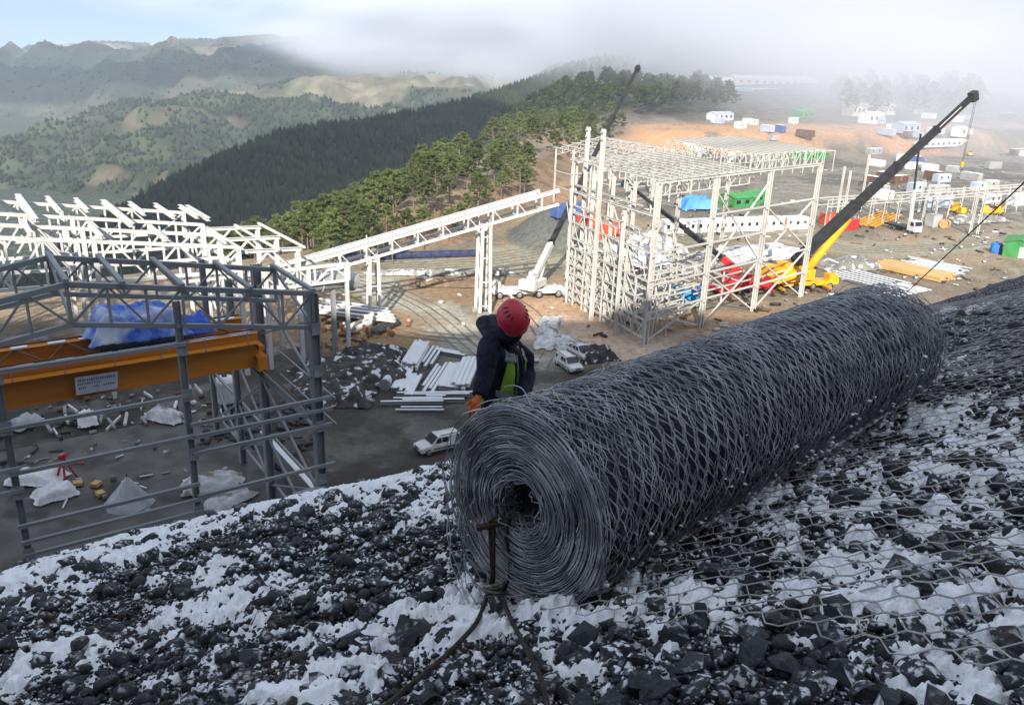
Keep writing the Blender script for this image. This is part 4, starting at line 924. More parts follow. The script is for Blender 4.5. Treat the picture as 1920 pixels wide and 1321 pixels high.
# --- L: white multi-storey frame on the right
A_ = atz(1209, 645); D_ = atz(1501, 556); uM = (D_-A_)/np.linalg.norm(D_-A_); LM = np.linalg.norm(D_-A_); vM = atz(1057, 563)-A_; vM = vM/np.linalg.norm(vM)
main = thing('white_building_frame', 'tall white open steel building frame with braced bays beside the cranes', 'steel frame', A_)
def mp_(s, v, z): return A_ + uM*s + vM*v + V(0, 0, z)
HM = zat(A_, 342); bays = (0, LM/3*.93, LM*2/3*.97, LM); zap = zat(mp_(LM*.52, 0, 0), 322)
def zroof(s): return HM + (zap-HM)*(1-abs(s-LM*.52)/(LM*.52)) if s <= LM*.52 else HM + (zap-HM)*(1-(s-LM*.52)/(LM*.48))
VD = 21.0
for s in bays:
    for v in (0, VD):
        w = .62 if v == 0 else .5
        member('column', main, mp_(s-.35, v, -.2), mp_(s-.35, v, zroof(s)), w*.55, w, M_offw, 'I'); member('column', main, mp_(s+.35, v, -.2), mp_(s+.35, v, zroof(s)), w*.55, w, M_offw, 'I')
        if v == 0:
            for z in np.arange(1.5, zroof(s)-1, 2.4): member('column_lacing', main, mp_(s-.35, v, z), mp_(s+.35, v, z+1.2), .10, .10, M_offw)
# front gable: eaves lines, storey rails, braces
for a, b_ in ((0, LM*.52), (LM*.52, LM)): member('gable_rafter', main, mp_(a, 0, zroof(a)), mp_(b_, 0, zroof(b_)), .42, .5, M_offw, 'I')
for z in (4.2, 8.0, 12.2, 16.0): member('front_rail', main, mp_(0 if z != 16 else bays[1], -.1, z), mp_(LM, -.1, z), .34, .34, M_offw)
for i, z0_, z1_ in ((1, 8.0, 19.5), (1, 0.2, 8.0), (2, .2, 8.0), (2, 8.0, 16.0), (0, .2, 4.2)):
    a, b_ = bays[i], bays[i+1]
    member('front_brace', main, mp_(a, .1, z0_), mp_(b_, .1, z1_), .30, .30, M_offw); member('front_brace', main, mp_(a, .25, z1_), mp_(b_, .25, z0_), .30, .30, M_offw)
# roof lattice girders along the slopes, purlins
for v in (0.6, 7, 14, VD):
    truss(main, mp_(LM*.52, v, zap+2.1), mp_(LM+1.2, v, HM+2.1), 2.0, 12, M_offw, .24, .15)
for i in range(11):
    s = -.4+i*(LM*.54)/10; member('purlin', main, mp_(s, -.4, zroof(max(0, s))+.4), mp_(s, VD+1, zroof(max(0, s))+.4), .20, .36, M_offw, 'I')
for v in (0.4, 7, 14, VD): truss(main, mp_(-.6, v, HM+.2), mp_(LM*.52, v, zap+.2), 1.9, 9, M_offw, .24, .16)
for i in range(10):
    s = LM*.56+i*(LM*.44)/9; member('purlin', main, mp_(s, -.4, zroof(s)+2.35), mp_(s, VD+1, zroof(s)+2.35), .18, .3, M_offw, 'I')
for v in (7, 14, VD): member('gable_rafter', main, mp_(0, v, HM), mp_(LM*.52, v, zap), .36, .42, M_offw, 'I')
for i in range(7): s = LM*.02+i*LM*.085; member('roof_brace', main, mp_(s, 0, zroof(s)+.1), mp_(s+LM*.085, 7, zroof(s+LM*.08)+.1), .14, .14, M_offw)
# left side wall with its storeys and tall columns
for k, v in enumerate((5.2, 10.4, 15.6)):
    member('side_column', main, mp_(0, v, -.2), mp_(0, v, HM-.6), .5, .62, M_offw, 'I')
for z in (2.4, 4.8, 7.4, 10.2, 14.0, 17.0):
    member('side_rail', main, mp_(-.1, -.2, z), mp_(-.1, VD, z), .34, .42, M_offw, 'I')
for v0 in (0, 5.2, 10.4, 15.6):
    for z0_, z1_ in ((0.2, 4.8), (4.8, 10.2), (10.2, 17.0)):
        if (int(v0*10)+int(z0_)) % 3 != 1: member('side_brace', main, mp_(0, v0, z0_), mp_(0, v0+5.2, z1_), .2, .2, M_offw)
        else: member('side_brace', main, mp_(0, v0, z1_), mp_(0, v0+5.2, z0_), .2, .2, M_offw)
# inner storeys near the left side: beams at several levels
for z in (3.2, 6.2, 9.0):
    for s in (3.0, 6.0, 9.0, 11.5): member('floor_beam', main, mp_(s, .5, z), mp_(s, VD-.5, z), .26, .36, M_offw, 'I')
    for v in (.8, 4, 7.5, 11, 14.5, 18, 20.5): member('floor_joist', main, mp_(0, v, z), mp_(12, v, z), .22, .3, M_offw, 'I')
for s in (3.5, 7.5, 11.5):
    for v in (4.5, 9, 13.5, 18): member('inner_post', main, mp_(s, v, 0), mp_(s, v, 9.4+2.2*((s+v) % 3 > 1.4)), .28, .28, M_offw, 'I')
for s in (14, 19, 24):
    for v in (6, 13): member('inner_post', main, mp_(s, v, 0), mp_(s, v, 5.0+3*((s*v) % 2)), .26, .26, M_offw, 'I')
    member('floor_beam', main, mp_(s, 2, 4.4), mp_(s, VD, 4.4), .24, .3, M_offw, 'I')
for z in (4.4,):
    for v in (2, 6, 13, 19): member('floor_joist', main, mp_(12, v, z), mp_(LM-3, v, z), .22, .28, M_offw, 'I')
# lower wing on the left with its tall freestanding columns
for px, pyb, pyt, w in ((1108, 602, 242, .72), (1083, 572, 238, .66), (1153, 628, 395, .6), (1060, 560, 282, .42)):
    B_ = atz(px, pyb); member('tall_column', main, B_-V(0, 0, .2), V(B_[0], B_[1], zat(B_, pyt)), w, w, M_offw, 'I')
    for k in range(2): 
        z = zat(B_, pyt)-.4-k*.9; member('bracket', main, V(B_[0], B_[1], z)-uM*.55, V(B_[0], B_[1], z)+uM*.55, .22, .22, M_offw)
W0, W1 = atz(1205, 650), atz(1057, 563)
for z in (1.2, 3.6, 6.2, 8.8, 12.5):
    member('wing_rail', main, W0+V(0, 0, z), W1+V(0, 0, z), .30, .34, M_offw, 'I')
for k in range(8):
    a = W0+(W1-W0)*k/8; b_ = W0+(W1-W0)*(k+1)/8
    member('wing_post', main, a, a+V(0, 0, 8.9 if k % 2 else 12.6), .26, .26, M_offw, 'I'); member('wing_brace', main, a+V(0, 0, 1.2 if k % 2 else 3.6), b_+V(0, 0, 6.2 if k % 2 else .2), .15, .15, M_offw); member('wing_brace', main, a+V(0, 0, 6.2), b_+V(0, 0, 8.8 if k % 2 else 3.6), .14, .14, M_offw)
    for z in (3.6, 6.2, 8.8): member('wing_joist', main, a+V(0, 0, z), a+uM*9.5+V(0, 0, z), .22, .28, M_offw, 'I')
# --- second white frame behind it
B0 = atz(1160, 408); back = thing('white_rear_frame', 'pale roof lattice of a second white frame behind the braced white building', 'steel frame', B0)
zb_ = zat(B0, 300)
def bp_(s, v, z): return B0 + uM*s + vM*v + V(0, 0, z)
for v in (0, 9, 18, 27):
    truss(back, bp_(-4, v, zb_), bp_(12, v, zb_+2.2), 1.6, 7, M_offw, .3, .2); truss(back, bp_(28, v, zb_), bp_(12, v, zb_+2.2), 1.6, 7, M_offw, .3, .2)
    for s in (-4, 12, 28): member('column', back, bp_(s, v, -.2), bp_(s, v, zb_), .5, .5, M_offw, 'I')
for i in range(11):
    s = -4+i*3.2; z = zb_+2.2*(1-abs(s-12)/16)+.3; member('purlin', back, bp_(s, -.6, z), bp_(s, 28, z), .3, .3, M_offw)
    for v in (0, 9, 18): member('roof_brace', back, bp_(s, v, z-.2), bp_(min(28, s+3.2), v+9, z-.2), .16, .16, M_offw)
for z in (4, 8):
    member('side_rail', back, bp_(-4, 0, z), bp_(28, 0, z), .3, .3, M_offw); member('side_rail', back, bp_(-4, 0, z), bp_(-4, 27, z), .3, .3, M_offw)

# snow covered sheets and boards on the deck of the lower wing
for z in (15.0, 18.0): member('wing_rail', main, W0+(W1-W0)*.12+V(0, 0, z), W1+V(0, 0, z), .28, .32, M_offw, 'I')
for k in range(9):
    a = W0+(W1-W0)*(k+.3)/9; member('wing_post', main, a+uM*2.4, a+uM*2.4+V(0, 0, 9.2+1.6*(k % 3)), .26, .26, M_offw, 'I'); member('wing_post', main, a+uM*5.4, a+uM*5.4+V(0, 0, 8.9+1.2*(k % 2)), .24, .24, M_offw, 'I'); member('wing_brace', main, a+uM*2.4+V(0, 0, 3.4), a+uM*5.4+V(0, 0, 8.8), .14, .14, M_offw); member('wing_brace', main, a+V(0, 0, 8.8), a+(W1-W0)/9+V(0, 0, 12.5 if k % 2 else 15), .14, .14, M_offw)
for k, (t_, o_, L_, W_) in enumerate(((.25, 4.5, 6, 4), (.42, 6.5, 7, 5), (.55, 4.0, 5, 3.4))):
    drape('deck_sheet', ['white sheet on the raised deck of the white frame, nearest the front', 'large white sheet bundle on the raised deck of the white frame', 'small white sheet at the back of the raised deck of the white frame'][k], W0+(W1-W0)*t_+uM*o_+V(0, 0, 9.1), .7+k, L_, W_, 1.3, M_dsnow, 140+k, 'sheet')
# gusset plates where the big columns meet the rails
for s in bays:
    for z in (4.2, 8.0, 12.2, 16.0): member('gusset_plate', main, mp_(s, -.28, z-.45), mp_(s, -.28, z+.45), 1.3, .05, M_offw, upv=tuple(np.cross(uM, UPV)))
for s in (0, 8.4, 18):
    for z in (3, 7, 11, 15, EZ-2.3): member('splice_plate', hall, gp_(s, -.44, z-.4), gp_(s, -.44, z+.4), .7, .05, M_grey, upv=tuple(VG))
# ------------------------------------------------------------------ vehicles
def gpt(px, py, dz=0.0):
    P = atz(px, py); return V(P[0], P[1], float(ground_z(P[0], P[1]))+dz)
def head(pa, pb):
    a, b = atz(*pa), atz(*pb); return math.atan2(b[1]-a[1], b[0]-a[0])
def wheel(par, x, y, z, r, w, name='wheel'):
    b = MB(); prof = [(-w/2, r*.6), (-w/2, r*.93), (-w*.36, r), (w*.36, r), (w/2, r*.93), (w/2, r*.6)]; n = 18
    P = [(x+q[1]*math.cos(2*math.pi*k/n), y+q[0], z+q[1]*math.sin(2*math.pi*k/n)) for q in prof for k in range(n)]
    b.add(P, [(i*n+k, i*n+(k+1) % n, (i+1)*n+(k+1) % n, (i+1)*n+k) for i in range(5) for k in range(n)]); t = b.build(name, M_rub, par, smooth=True)
    b = MB(); b.tube([(x, y-w*.40, z), (x, y+w*.40, z)], r*.6, 14); b.build('rim', M_rim, t)
M_rim = mat('wheel_rim', (.32, .32, .33), .4, .5)
M_car = mat('white_car_paint', (.66, .66, .67), .25, 0, col2=(.58, .57, .55), scale=1.5, spec=.5)
M_lamp = mat('lamp_glass', (.55, .56, .58), .15, 0, spec=.6); M_tail = mat('tail_lamp', (.35, .02, .02), .3)
def loft_sections(secs):
    """secs: list of closed rings with equal point counts"""
    b = MB(); n = len(secs[0]); P = [p for s in secs for p in s]
    F = [(i*n+k, i*n+(k+1) % n, (i+1)*n+(k+1) % n, (i+1)*n+k) for i in range(len(secs)-1) for k in range(n)]
    F += [tuple(range(n)), tuple((len(secs)-1)*n+k for k in range(n-1, -1, -1))]; return b.add(P, F)
def suv(label, loc, rz, pick_up=False):
    t = thing('parked_car', label, 'car', loc, rz); w = .93
    xs = [-2.30, -2.22, -1.3, -.2, .95, 1.55, 2.12, 2.28]; top = [.86, .98, 1.02, 1.02, 1.02, .98, .86, .66]; wd = [.80, .90, .93, .93, .93, .91, .84, .74]
    secs = [[(x, -q, .40), (x, -q*1.0, z*.80), (x, -q*.93, z), (x, q*.93, z), (x, q, z*.80), (x, q, .40)] for x, z, q in zip(xs, top, wd)]
    loft_sections(secs).build('body', M_car, t, bevel=.05)
    r0 = -2.12 if not pick_up else -.75
    cab = [[(r0, -.84, 1.0), (r0, .84, 1.0)], [(r0+.16, -.70, 1.66), (r0+.16, .70, 1.66)], [(.30, -.70, 1.70), (.30, .70, 1.70)], [(1.12, -.84, 1.0), (1.12, .84, 1.0)]]
    P = [p for q in cab for p in q]; b = MB(); b.add(P, [(0, 1, 3, 2), (2, 3, 5, 4), (4, 5, 7, 6), (6, 7, 1, 0), (0, 2, 4, 6), (1, 7, 5, 3)]); b.build('cabin', M_car, t, bevel=.05)
    b = MB(); b.add([(.40, -.66, 1.63), (.40, .66, 1.63), (1.05, .76, 1.09), (1.05, -.76, 1.09)], [(0, 1, 2, 3)]); b.v = [(x+.035, y, z+.035) for x, y, z in b.v]; b.build('windscreen', M_glass, t)
    b = MB(); b.add([(r0+.13, -.64, 1.58), (r0+.13, .64, 1.58), (r0+.02, .74, 1.12), (r0+.02, -.74, 1.12)], [(0, 1, 2, 3)]); b.v = [(x-.02, y, z) for x, y, z in b.v]; b.build('rear_window', M_glass, t)
    for s in (-1, 1):
        for a, e in (((r0+.22, r0+.62), (-.62, -.02), (.06, .72)) if not pick_up else ((-.55, -.05), (.06, .72))):
            y = lambda z: s*(.84-(z-1.0)*.2+.012); x2 = e if e < .5 else .42
            b = MB(); b.add([(a, y(1.10), 1.10), (e, y(1.10), 1.10), (x2, y(1.54), 1.54), (a+(.07 if a < -1 else 0), y(1.54), 1.54)], [(0, 1, 2, 3)]); b.build('side_window', M_glass, t)
        for x in (-1.42, 1.42): wheel(t, x, s*.80, .36, .36, .24)
        b = MB(); b.box((2.16, s*.62, .78), (.22, .34, .16)); b.build('headlight', M_lamp, t, bevel=.03); b = MB(); b.box((-2.25, s*.74, .92), (.10, .16, .30)); b.build('tail_light', M_tail, t)
        b = MB(); b.box((.72, s*1.0, 1.12), (.12, .2, .14)); b.build('door_mirror', M_car, t, bevel=.03); b = MB(); b.box((-.1, s*.935, .62), (2.1, .03, .1)); b.build('sill_trim', M_dark, t)
        b = MB(); b.beam((-1.7, s*.60, 1.73), (.1, s*.60, 1.75), .05, .05); b.build('roof_rail', M_dark, t)
    b = MB(); b.box((2.27, 0, .50), (.12, 1.5, .2)); b.build('bumper', M_dark, t, bevel=.03); b = MB(); b.box((2.25, 0, .74), (.08, .7, .16)); b.build('grille', M_dark, t)
    b = MB(); b.box((-2.30, 0, .52), (.12, 1.6, .2)); b.build('bumper', M_dark, t, bevel=.03)
    if pick_up: b = MB(); b.box((-1.6, 0, 1.04), (1.2, 1.5, .05)); b.build('load_bed', M_dark, t)
    return t
suv('white estate car parked on the wet ground just below the snowy slope edge', gpt(822, 843), head((858, 838), (785, 855)))
suv('white off-road car parked beside the black scrap heap near the white frame', gpt(1066, 690), head((1048, 678), (1092, 708)))
suv('white pick-up truck standing behind the white off-road car', gpt(1088, 668), head((1070, 655), (1120, 684)), True)

def truck(label, loc, rz, bed=6.5, mast=None, cabm=M_white):
    t = thing('lorry', label, 'lorry', loc, rz)
    b = MB(); b.box((-.6, 0, .95), (bed+2.2, .9, .35)); b.build('chassis', M_dark, t)
    b = MB(); b.prism([(2.6, .8), (4.75, .8), (4.78, 1.9), (4.45, 3.1), (2.6, 3.15)], -1.22, 1.22, 1); b.build('cab', cabm, t, bevel=.08)
    b = MB(); b.add([(4.80, -1.05, 2.0), (4.80, 1.05, 2.0), (4.53, 1.0, 2.95), (4.53, -1.0, 2.95)], [(0, 1, 2, 3)]); b.build('windscreen', M_glass, t)
    for s in (-1, 1):
        b = MB(); b.add([(3.5, s*1.235, 1.95), (4.6, s*1.235, 1.95), (4.4, s*1.235, 2.8), (3.5, s*1.235, 2.8)], [(0, 1, 2, 3)]); b.build('side_window', M_glass, t)
        b = MB(); b.box((4.80, s*.9, 1.15), (.08, .35, .2)); b.build('headlight', M_lamp, t)
        for x in (3.7, -1.2, -2.6): wheel(t, x, s*1.0, .52, .52, .36)
    b = MB(); b.box((-.9, 0, 1.30), (bed, 2.4, .16)); b.build('flatbed', M_dark, t)
    b = MB(); b.box((4.80, 0, .75), (.16, 2.3, .3)); b.build('bumper', cabm, t, bevel=.04)
    if mast is not None:
        b = MB(); b.beam((2.1, 0, 1.2), (2.1, 0, 3.4), .7, .6); b.build('crane_column', M_white, t)
        b = MB(); b.beam((2.1, 0, 3.2), (2.1-mast[0]*.35, 0, 3.2+mast[1]*.35), .55, .6); b.build('boom_base', M_white, t)
        b = MB(); b.beam((2.1-mast[0]*.33, 0, 3.2+mast[1]*.33), (2.1-mast[0], 0, 3.2+mast[1]), .32, .36); b.build('boom', M_black, t)
    return t
truck('white flatbed lorry with a raised loader crane on the wet road at right', gpt(1690, 432), head((1640, 420), (1718, 440)), 7, (1.8, 19))

# ------------------------------------------------------------------ mobile cranes
def mobile_crane(label, loc, rz, tip, m_body, m_base, m_boom, base_share=.3, ram=(.72, 1.0), base_boom=None, bs=1.0, hook=None, foot=None, w=1.05, axles=4, stripe=False):
    t = thing('mobile_crane', label, 'crane', loc, rz); I = WM(t).inverted(); tp = np.array(I @ Vector(tip))
    b = MB(); b.box((0, 0, 1.15), (11.5, 2.5, .7)); b.build('carrier', m_body, t, bevel=.06)
    b = MB(); b.prism([(4.6, .9), (6.4, .9), (6.45, 1.7), (6.15, 2.6), (4.6, 2.6)], -1.2, .6, 1); b.build('driver_cab', m_body, t, bevel=.06)
    b = MB(); b.add([(6.50, -1.05, 1.7), (6.50, .45, 1.7), (6.2, .42, 2.45), (6.2, -1.0, 2.45)], [(0, 1, 2, 3)]); b.build('windscreen', M_glass, t)
    for a in range(axles):
        for s in (-1, 1): wheel(t, -4.6+a*(9.4/(axles-1)), s*1.05, .62, .62, .45)
    for x in (-5.2, 3.4):
        for s in (-1, 1):
            o = member('outrigger', t, I.inverted() @ Vector((x, s*.5, .9)), I.inverted() @ Vector((x, s*3.6, .9)), .35, .35, m_body)
            b = MB(); b.tube([(x, s*3.5, .95), (x, s*3.5, .1)], .12, 8); b.box((x, s*3.5, .06), (.9, .9, .14)); b.build('outrigger_foot', M_dark, t)
    b = MB(); b.tube([(-1.2, 0, 1.45), (-1.2, 0, 1.8)], 1.2, 18); b.build('slew_ring', M_dark, t)
    az_ = math.atan2(tp[1], tp[0]+1.2); c, s = math.cos(az_), math.sin(az_); R = lambda x, y, z: (-1.2+x*c-y*s, x*s+y*c, z)
    def rbox(nm, ce, d, m, bv=.06):
        ce = (ce[0]*bs, ce[1]*bs, 1.7+(ce[2]-1.7)*bs); d = tuple(q*bs for q in d); b = MB(); b.box((0, 0, 0), d); b.v = [R(x+ce[0], y+ce[1], z+ce[2]) for x, y, z in b.v]; return b.build(nm, m, t, bevel=bv)
    rbox('superstructure', (-.6, 0, 2.3), (4.2, 2.3, 1.1), m_body); rbox('counterweight', (-2.9, 0, 2.5), (1.2, 2.7, 1.5), m_base); rbox('operator_cab', (1.4, 1.15, 2.75), (1.7, .95, 1.8), m_body)
    rbox('cab_window', (1.55, 1.15, 3.0), (1.5, 1.0, .9), M_glass, 0); rbox('winch', (-1.6, 0, 3.2), (1.0, 1.3, .8), m_base)
    P0 = V(*R(-.4*bs, 0, 1.7+1.8*bs)); d = tp-P0; Ln = np.linalg.norm(d); d = d/Ln; sidev = np.cross(d, UPV); sidev /= np.linalg.norm(sidev); nrm = np.cross(sidev, d)
    segs = ((0, base_share, 1.0, base_boom or m_base), (base_share-.02, base_share+(1-base_share)*.36, .84, m_boom), (base_share+(1-base_share)*.34, base_share+(1-base_share)*.70, .70, m_boom), (base_share+(1-base_share)*.68, 1.0, .56, m_boom))
    for i, (a, e, q, m) in enumerate(segs):
        b = MB(); b.beam(P0+d*Ln*a, P0+d*Ln*e, w*q*.85, w*q, nrm); b.build('boom_section', m, t, bevel=.05)
        b = MB(); b.beam(P0+d*(Ln*e-.35), P0+d*(Ln*e+.02), w*q*.85+.14, w*q+.16, nrm); b.build('boom_collar', M_dark, t)
    if stripe:
        b = MB(); b.beam(P0+d*Ln*.76+nrm*w*.18+sidev*w*.255, P0+d*Ln*.93+nrm*w*.18+sidev*w*.255, .02, .16, nrm); b.build('boom_lettering_strip', M_white, t)
    b = MB(); e = P0+d*Ln; b.beam(e-d*.3, e+d*1.0-nrm*.3, w*.75, w*1.05, nrm); b.build('boom_head', M_dark, t, bevel=.05)
    b = MB(); b.tube([e+d*.7-nrm*.5-sidev*.3, e+d*.7-nrm*.5+sidev*.3], .42, 14); b.build('sheave', M_dark, t)
    q0 = V(*R(1.2*bs, 0, 1.7+.6*bs)); q1 = P0+d*Ln*base_share*ram[0]-nrm*w*.5
    b = MB(); b.tube([q0, q0+(q1-q0)*(.6 if ram[1] <= 1 else .9)], .26*ram[1], 12); b.build('lift_ram', m_base, t, smooth=True); b = MB(); b.tube([q0+(q1-q0)*.55, q1], .15, 10); b.build('ram_rod', M_rim, t, smooth=True)
    if hook:
        h0 = e+d*.9-nrm*.7; 
        for o in (-.18, .18): b = MB(); b.tube([h0+sidev*o, h0+sidev*o*.6-V(0, 0, hook)], .035, 5); b.build('hoist_rope', M_cable, t)
        b = MB(); c_ = h0-V(0, 0, hook+.5); b.box(tuple(c_), (.5, .4, .9)); b.build('hook_block', M_yel, t, bevel=.06)
        b = MB(); b.tube([c_+V(.28*math.sin(a), 0, -.75-.28*math.cos(a)) for a in np.linspace(-2.6, 1.7, 10)], .06, 6); b.build('hook', M_dark, t)
    return t
mobile_crane('white mobile crane with a long dark telescopic boom left of the white building frame', gpt(990, 556), head((1060, 545), (960, 548)), aty(1194, 130, 162), M_white, M_white, M_black, .14, w=.95)
mobile_crane('yellow mobile crane with a raised thick black boom right of the white building frame', gpt(1500, 540), head((1400, 545), (1560, 540)), aty(1822, 182, 152), M_yel, M_yel, M_black, .34, hook=11, w=1.6, stripe=True, ram=(.92, 2.7), base_boom=M_black, bs=1.65)
mobile_crane('red mobile crane behind the white building frame with its dark boom leaning left', gpt(1392, 548), head((1330, 556), (1440, 545)), aty(1176, 345, 150), M_redp, M_redp, M_black, .16, w=.95)
# blue telescopic lift inside the frame
L0 = gpt(1290, 572); lift = thing('boom_lift', 'light blue telescopic lift standing inside the white building frame', 'boom lift', L0, head((1240, 560), (1320, 565)))
M_lblue = mat('light_blue_paint', (.03, .30, .62), .45, 0, col2=(.04, .22, .55), scale=1)
b = MB(); b.box((0, 0, .95), (3.6, 2.2, .7)); b.build('chassis', M_lblue, lift, bevel=.08)
for x in (-1.2, 1.2):
    for s in (-1, 1): wheel(lift, x, s*1.1, .5, .5, .4)
b = MB(); b.box((-.3, 0, 1.8), (2.6, 1.8, 1.0)); b.build('turret', M_lblue, lift, bevel=.08)
b = MB(); b.beam((1.2, 0, 2.3), (-6.5, 0, 2.9), .5, .55); b.build('boom', M_lblue, lift, bevel=.04)
b = MB(); b.box((1.7, 0, 2.5), (1.1, 1.5, 1.0)); b.build('basket', M_blue, lift, bevel=.04)

# ------------------------------------------------------------------ stacks of steel on the lower yard
ibeam = MB().prism([(-.5, -.5), (.5, -.5), (.5, -.4), (.07, -.4), (.07, .4), (.5, .4), (.5, .5), (-.5, .5), (-.5, .4), (-.07, .4), (-.07, -.4), (-.5, -.4)], -.5, .5, 0)
IB = raw_mesh('steel_beam', ibeam.v, ibeam.f); IB.materials.append(M_grey)
IBW = raw_mesh('steel_beam', ibeam.v, ibeam.f); IBW.materials.append(M_offw)
for me in (IB, IBW):
    bm = bmesh.new(); bm.from_mesh(me); bmesh.ops.recalc_face_normals(bm, faces=bm.faces); bm.to_mesh(me); bm.free()
bm = bmesh.new(); bmesh.ops.create_grid(bm, x_segments=14, y_segments=3, size=.5); 
for v in bm.verts: v.co.z = (.5+.35*float(fbm(v.co.x*9, v.co.y*3, 3, 88))) if abs(v.co.y) < .3 else -.05
SCAP = bpy.data.meshes.new('snow_cap'); bm.to_mesh(SCAP); bm.free(); SCAP.materials.append(M_dsnow)
def lay_beam(a, b_, z, w, h, label, group, me=IB, snow=True, name='steel_beam'):
    a, b_ = np.array(a, float), np.array(b_, float); c = (a+b_)/2; L_ = np.linalg.norm((b_-a)[:2]); rz = math.atan2(b_[1]-a[1], b_[0]-a[0])
    t = thing(name, label, 'steel beam', (c[0], c[1], z), rz, group)
    o = bpy.data.objects.new('beam_body', me); COL.objects.link(o); o.parent = t; o.scale = (L_, w, h); o.location.z = h/2
    if snow:
        o = bpy.data.objects.new('snow_cap', SCAP); COL.objects.link(o); o.parent = t; o.scale = (L_*.985, w*.97, .09); o.location.z = h+.005
        o.rotation_euler.z = math.pi if rs.random() < .5 else 0
rs = np.random.default_rng(8)
def pile(pa, pb, qa, n, w, label, group, z=0.15, h=.35, me=IB, jit=.25, gap=1.12, skip=0.0, lev=1):
    """n parallel beams: first runs pa->pb, the last starts near qa"""
    A, B, Q = gpt(*pa), gpt(*pb), gpt(*qa)
    for l in range(lev):
        for k in range(n-l):
            if rs.random() < skip: continue
            o = (Q-A)*((k+.5*l)/max(1, n-1)); e = (B-A)/np.linalg.norm(B-A); j0, j1 = rs.normal(0, jit, 2)
            lay_beam(A+o+e*j0, B+o+e*j1, z+l*h*1.02+float(rs.uniform(0, .03)), w, h, label, group, me)
G_ = 'snow covered steel beams in the yard'
pile((752, 692), (778, 650), (780, 696), 9, .34, 'snow covered beam in the tight white row at the back of the yard stack', G_, me=IBW, lev=2)
pile((792, 686), (815, 652), (806, 692), 3, .35, 'snowy beam standing apart right of the tight white row in the yard', G_, jit=.6)
pile((738, 730), (758, 695), (770, 748), 8, .38, 'snow dusted beam in the front left row of the yard stack', G_, jit=.5)
pile((790, 735), (820, 690), (812, 738), 4, .36, 'snowy beam in the loose middle row of the yard stack', G_, jit=.7, skip=.1)
pile((824, 732), (845, 685), (868, 736), 8, .42, 'snow covered beam in the wide row beside the worker', G_, me=IBW, jit=.25)
pile((848, 733), (872, 680), (876, 733), 4, .5, 'broad snowy plate girder at the right end of the yard stack', G_, z=.5, me=IBW)
pile((790, 743), (886, 742), (735, 760), 6, .34, 'snowy beam lying crosswise along the front of the yard stack', G_, jit=1.0)
pile((752, 768), (838, 768), (745, 773), 2, .25, 'thin snowy steel bar lying in front of the yard stack', G_, h=.2)
pile((822, 664), (868, 672), (820, 660), 3, .5, 'snowy beam lying across the back right of the yard stack', G_, h=.4)
# white rolled drum left of the stack
dr = thing('pipe_section', 'thick snow covered pipe section lying left of the beam stack', 'pipe', gpt(726, 722))
A, B = gpt(722, 730, .55), gpt(742, 690, .55); b = MB(); b.tube([A, B], .55, 18); b.build('pipe_shell', M_offw, dr, smooth=False, local=False); e = (B-A)/np.linalg.norm(B-A)
b = MB(); b.tube([A-e*.15, A+e*.1], .68, 18); b.build('pipe_flange', M_grey, dr, local=False); b = MB(); b.tube([B, B+e*4.5], .16, 10); b.build('pipe_tail', M_offw, dr, local=False)
b = MB(); b.tube([A+V(0, 0, .18)+e*.3, B+V(0, 0, .18)-e*.2], .44, 12); b.build('snow_cap', M_dsnow, dr, smooth=True, local=False)
# stack of white sections on sleepers near the trestle
for k in range(7):
    o = V(0, 0, 0)+dirv(10)*k*.75; lay_beam(gpt(592, 596+k*0)+o, gpt(742-k*6, 614)+o, .8+.35*(k % 2), .7, .5, 'white steel section stacked on sleepers near the left trestle foot', 'white sections by the trestle', IBW)
for k in range(4):
    c = gpt(600+k*42, 616+k*2); t = thing('sleeper', 'brown timber sleeper under the white sections by the trestle', 'timber', c, .5, 'sleepers by the trestle'); b = MB(); b.box((0, 0, .35), (.45, 4.2, .7)); b.build('sleeper_block', M_brown, t, bevel=.04)
for k, (px, py) in enumerate(((650, 622), (665, 623), (697, 626), (708, 628))):
    A = gpt(px, py, .45); t = thing('pipe_end', ['leftmost pale pipe under the white sections by the trestle', 'second pale pipe under the white sections by the trestle', 'first dark pipe under the white sections by the trestle', 'rightmost dark pipe under the white sections by the trestle'][k], 'pipe', A)
    b = MB(); b.tube([A, A+dirv(25)*5], .42, 14); b.build('pipe_wall', M_offw if k < 2 else M_dark, t, local=False)

# ------------------------------------------------------------------ earth heaps, snow sheets, scrap
M_heap = mat('dark_spoil', (.030, .028, .028), .9, 0, col2=(.075, .068, .062), scale=1.2, bump=1.0, bscale=5, col3=(.62, .63, .67), scale3=1.1, lo3=.58, hi3=.63)
M_heapg = mat('grey_spoil', (.15, .145, .135), .9, 0, col2=(.24, .23, .21), scale=1.0, bump=1.0, bscale=5, col3=(.66, .66, .68), scale3=.8, lo3=.55, hi3=.62)
M_ice = mat('dirty_snow', (.46, .46, .47), .8, 0, col2=(.66, .66, .68), scale=1.2, bump=.7, bscale=4, col3=(.22, .20, .17), scale3=.9, lo3=.54, hi3=.64)
def heap(label, px, py, L_, W_, h, m=M_heap, rz=0.0, seed=1, cat='heap', name='spoil_heap'): return drape(name, label, gpt(px, py, -.05), rz, L_, W_, h, m, seed, cat)
heap('dark snow flecked spoil heap left of the beam stack', 660, 705, 13, 9, 1.7, seed=3, rz=.4)
heap('low dark spoil heap beside the corner of the grey frame', 620, 745, 9, 6, 1.3, seed=5)
heap('dark stony spoil strip behind the beam stack', 700, 668, 9, 4, 1.2, seed=8, rz=.2)
heap('black scrap heap beside the white off-road car', 1118, 672, 5, 3.5, 1.5, M_heap, .4, 13)
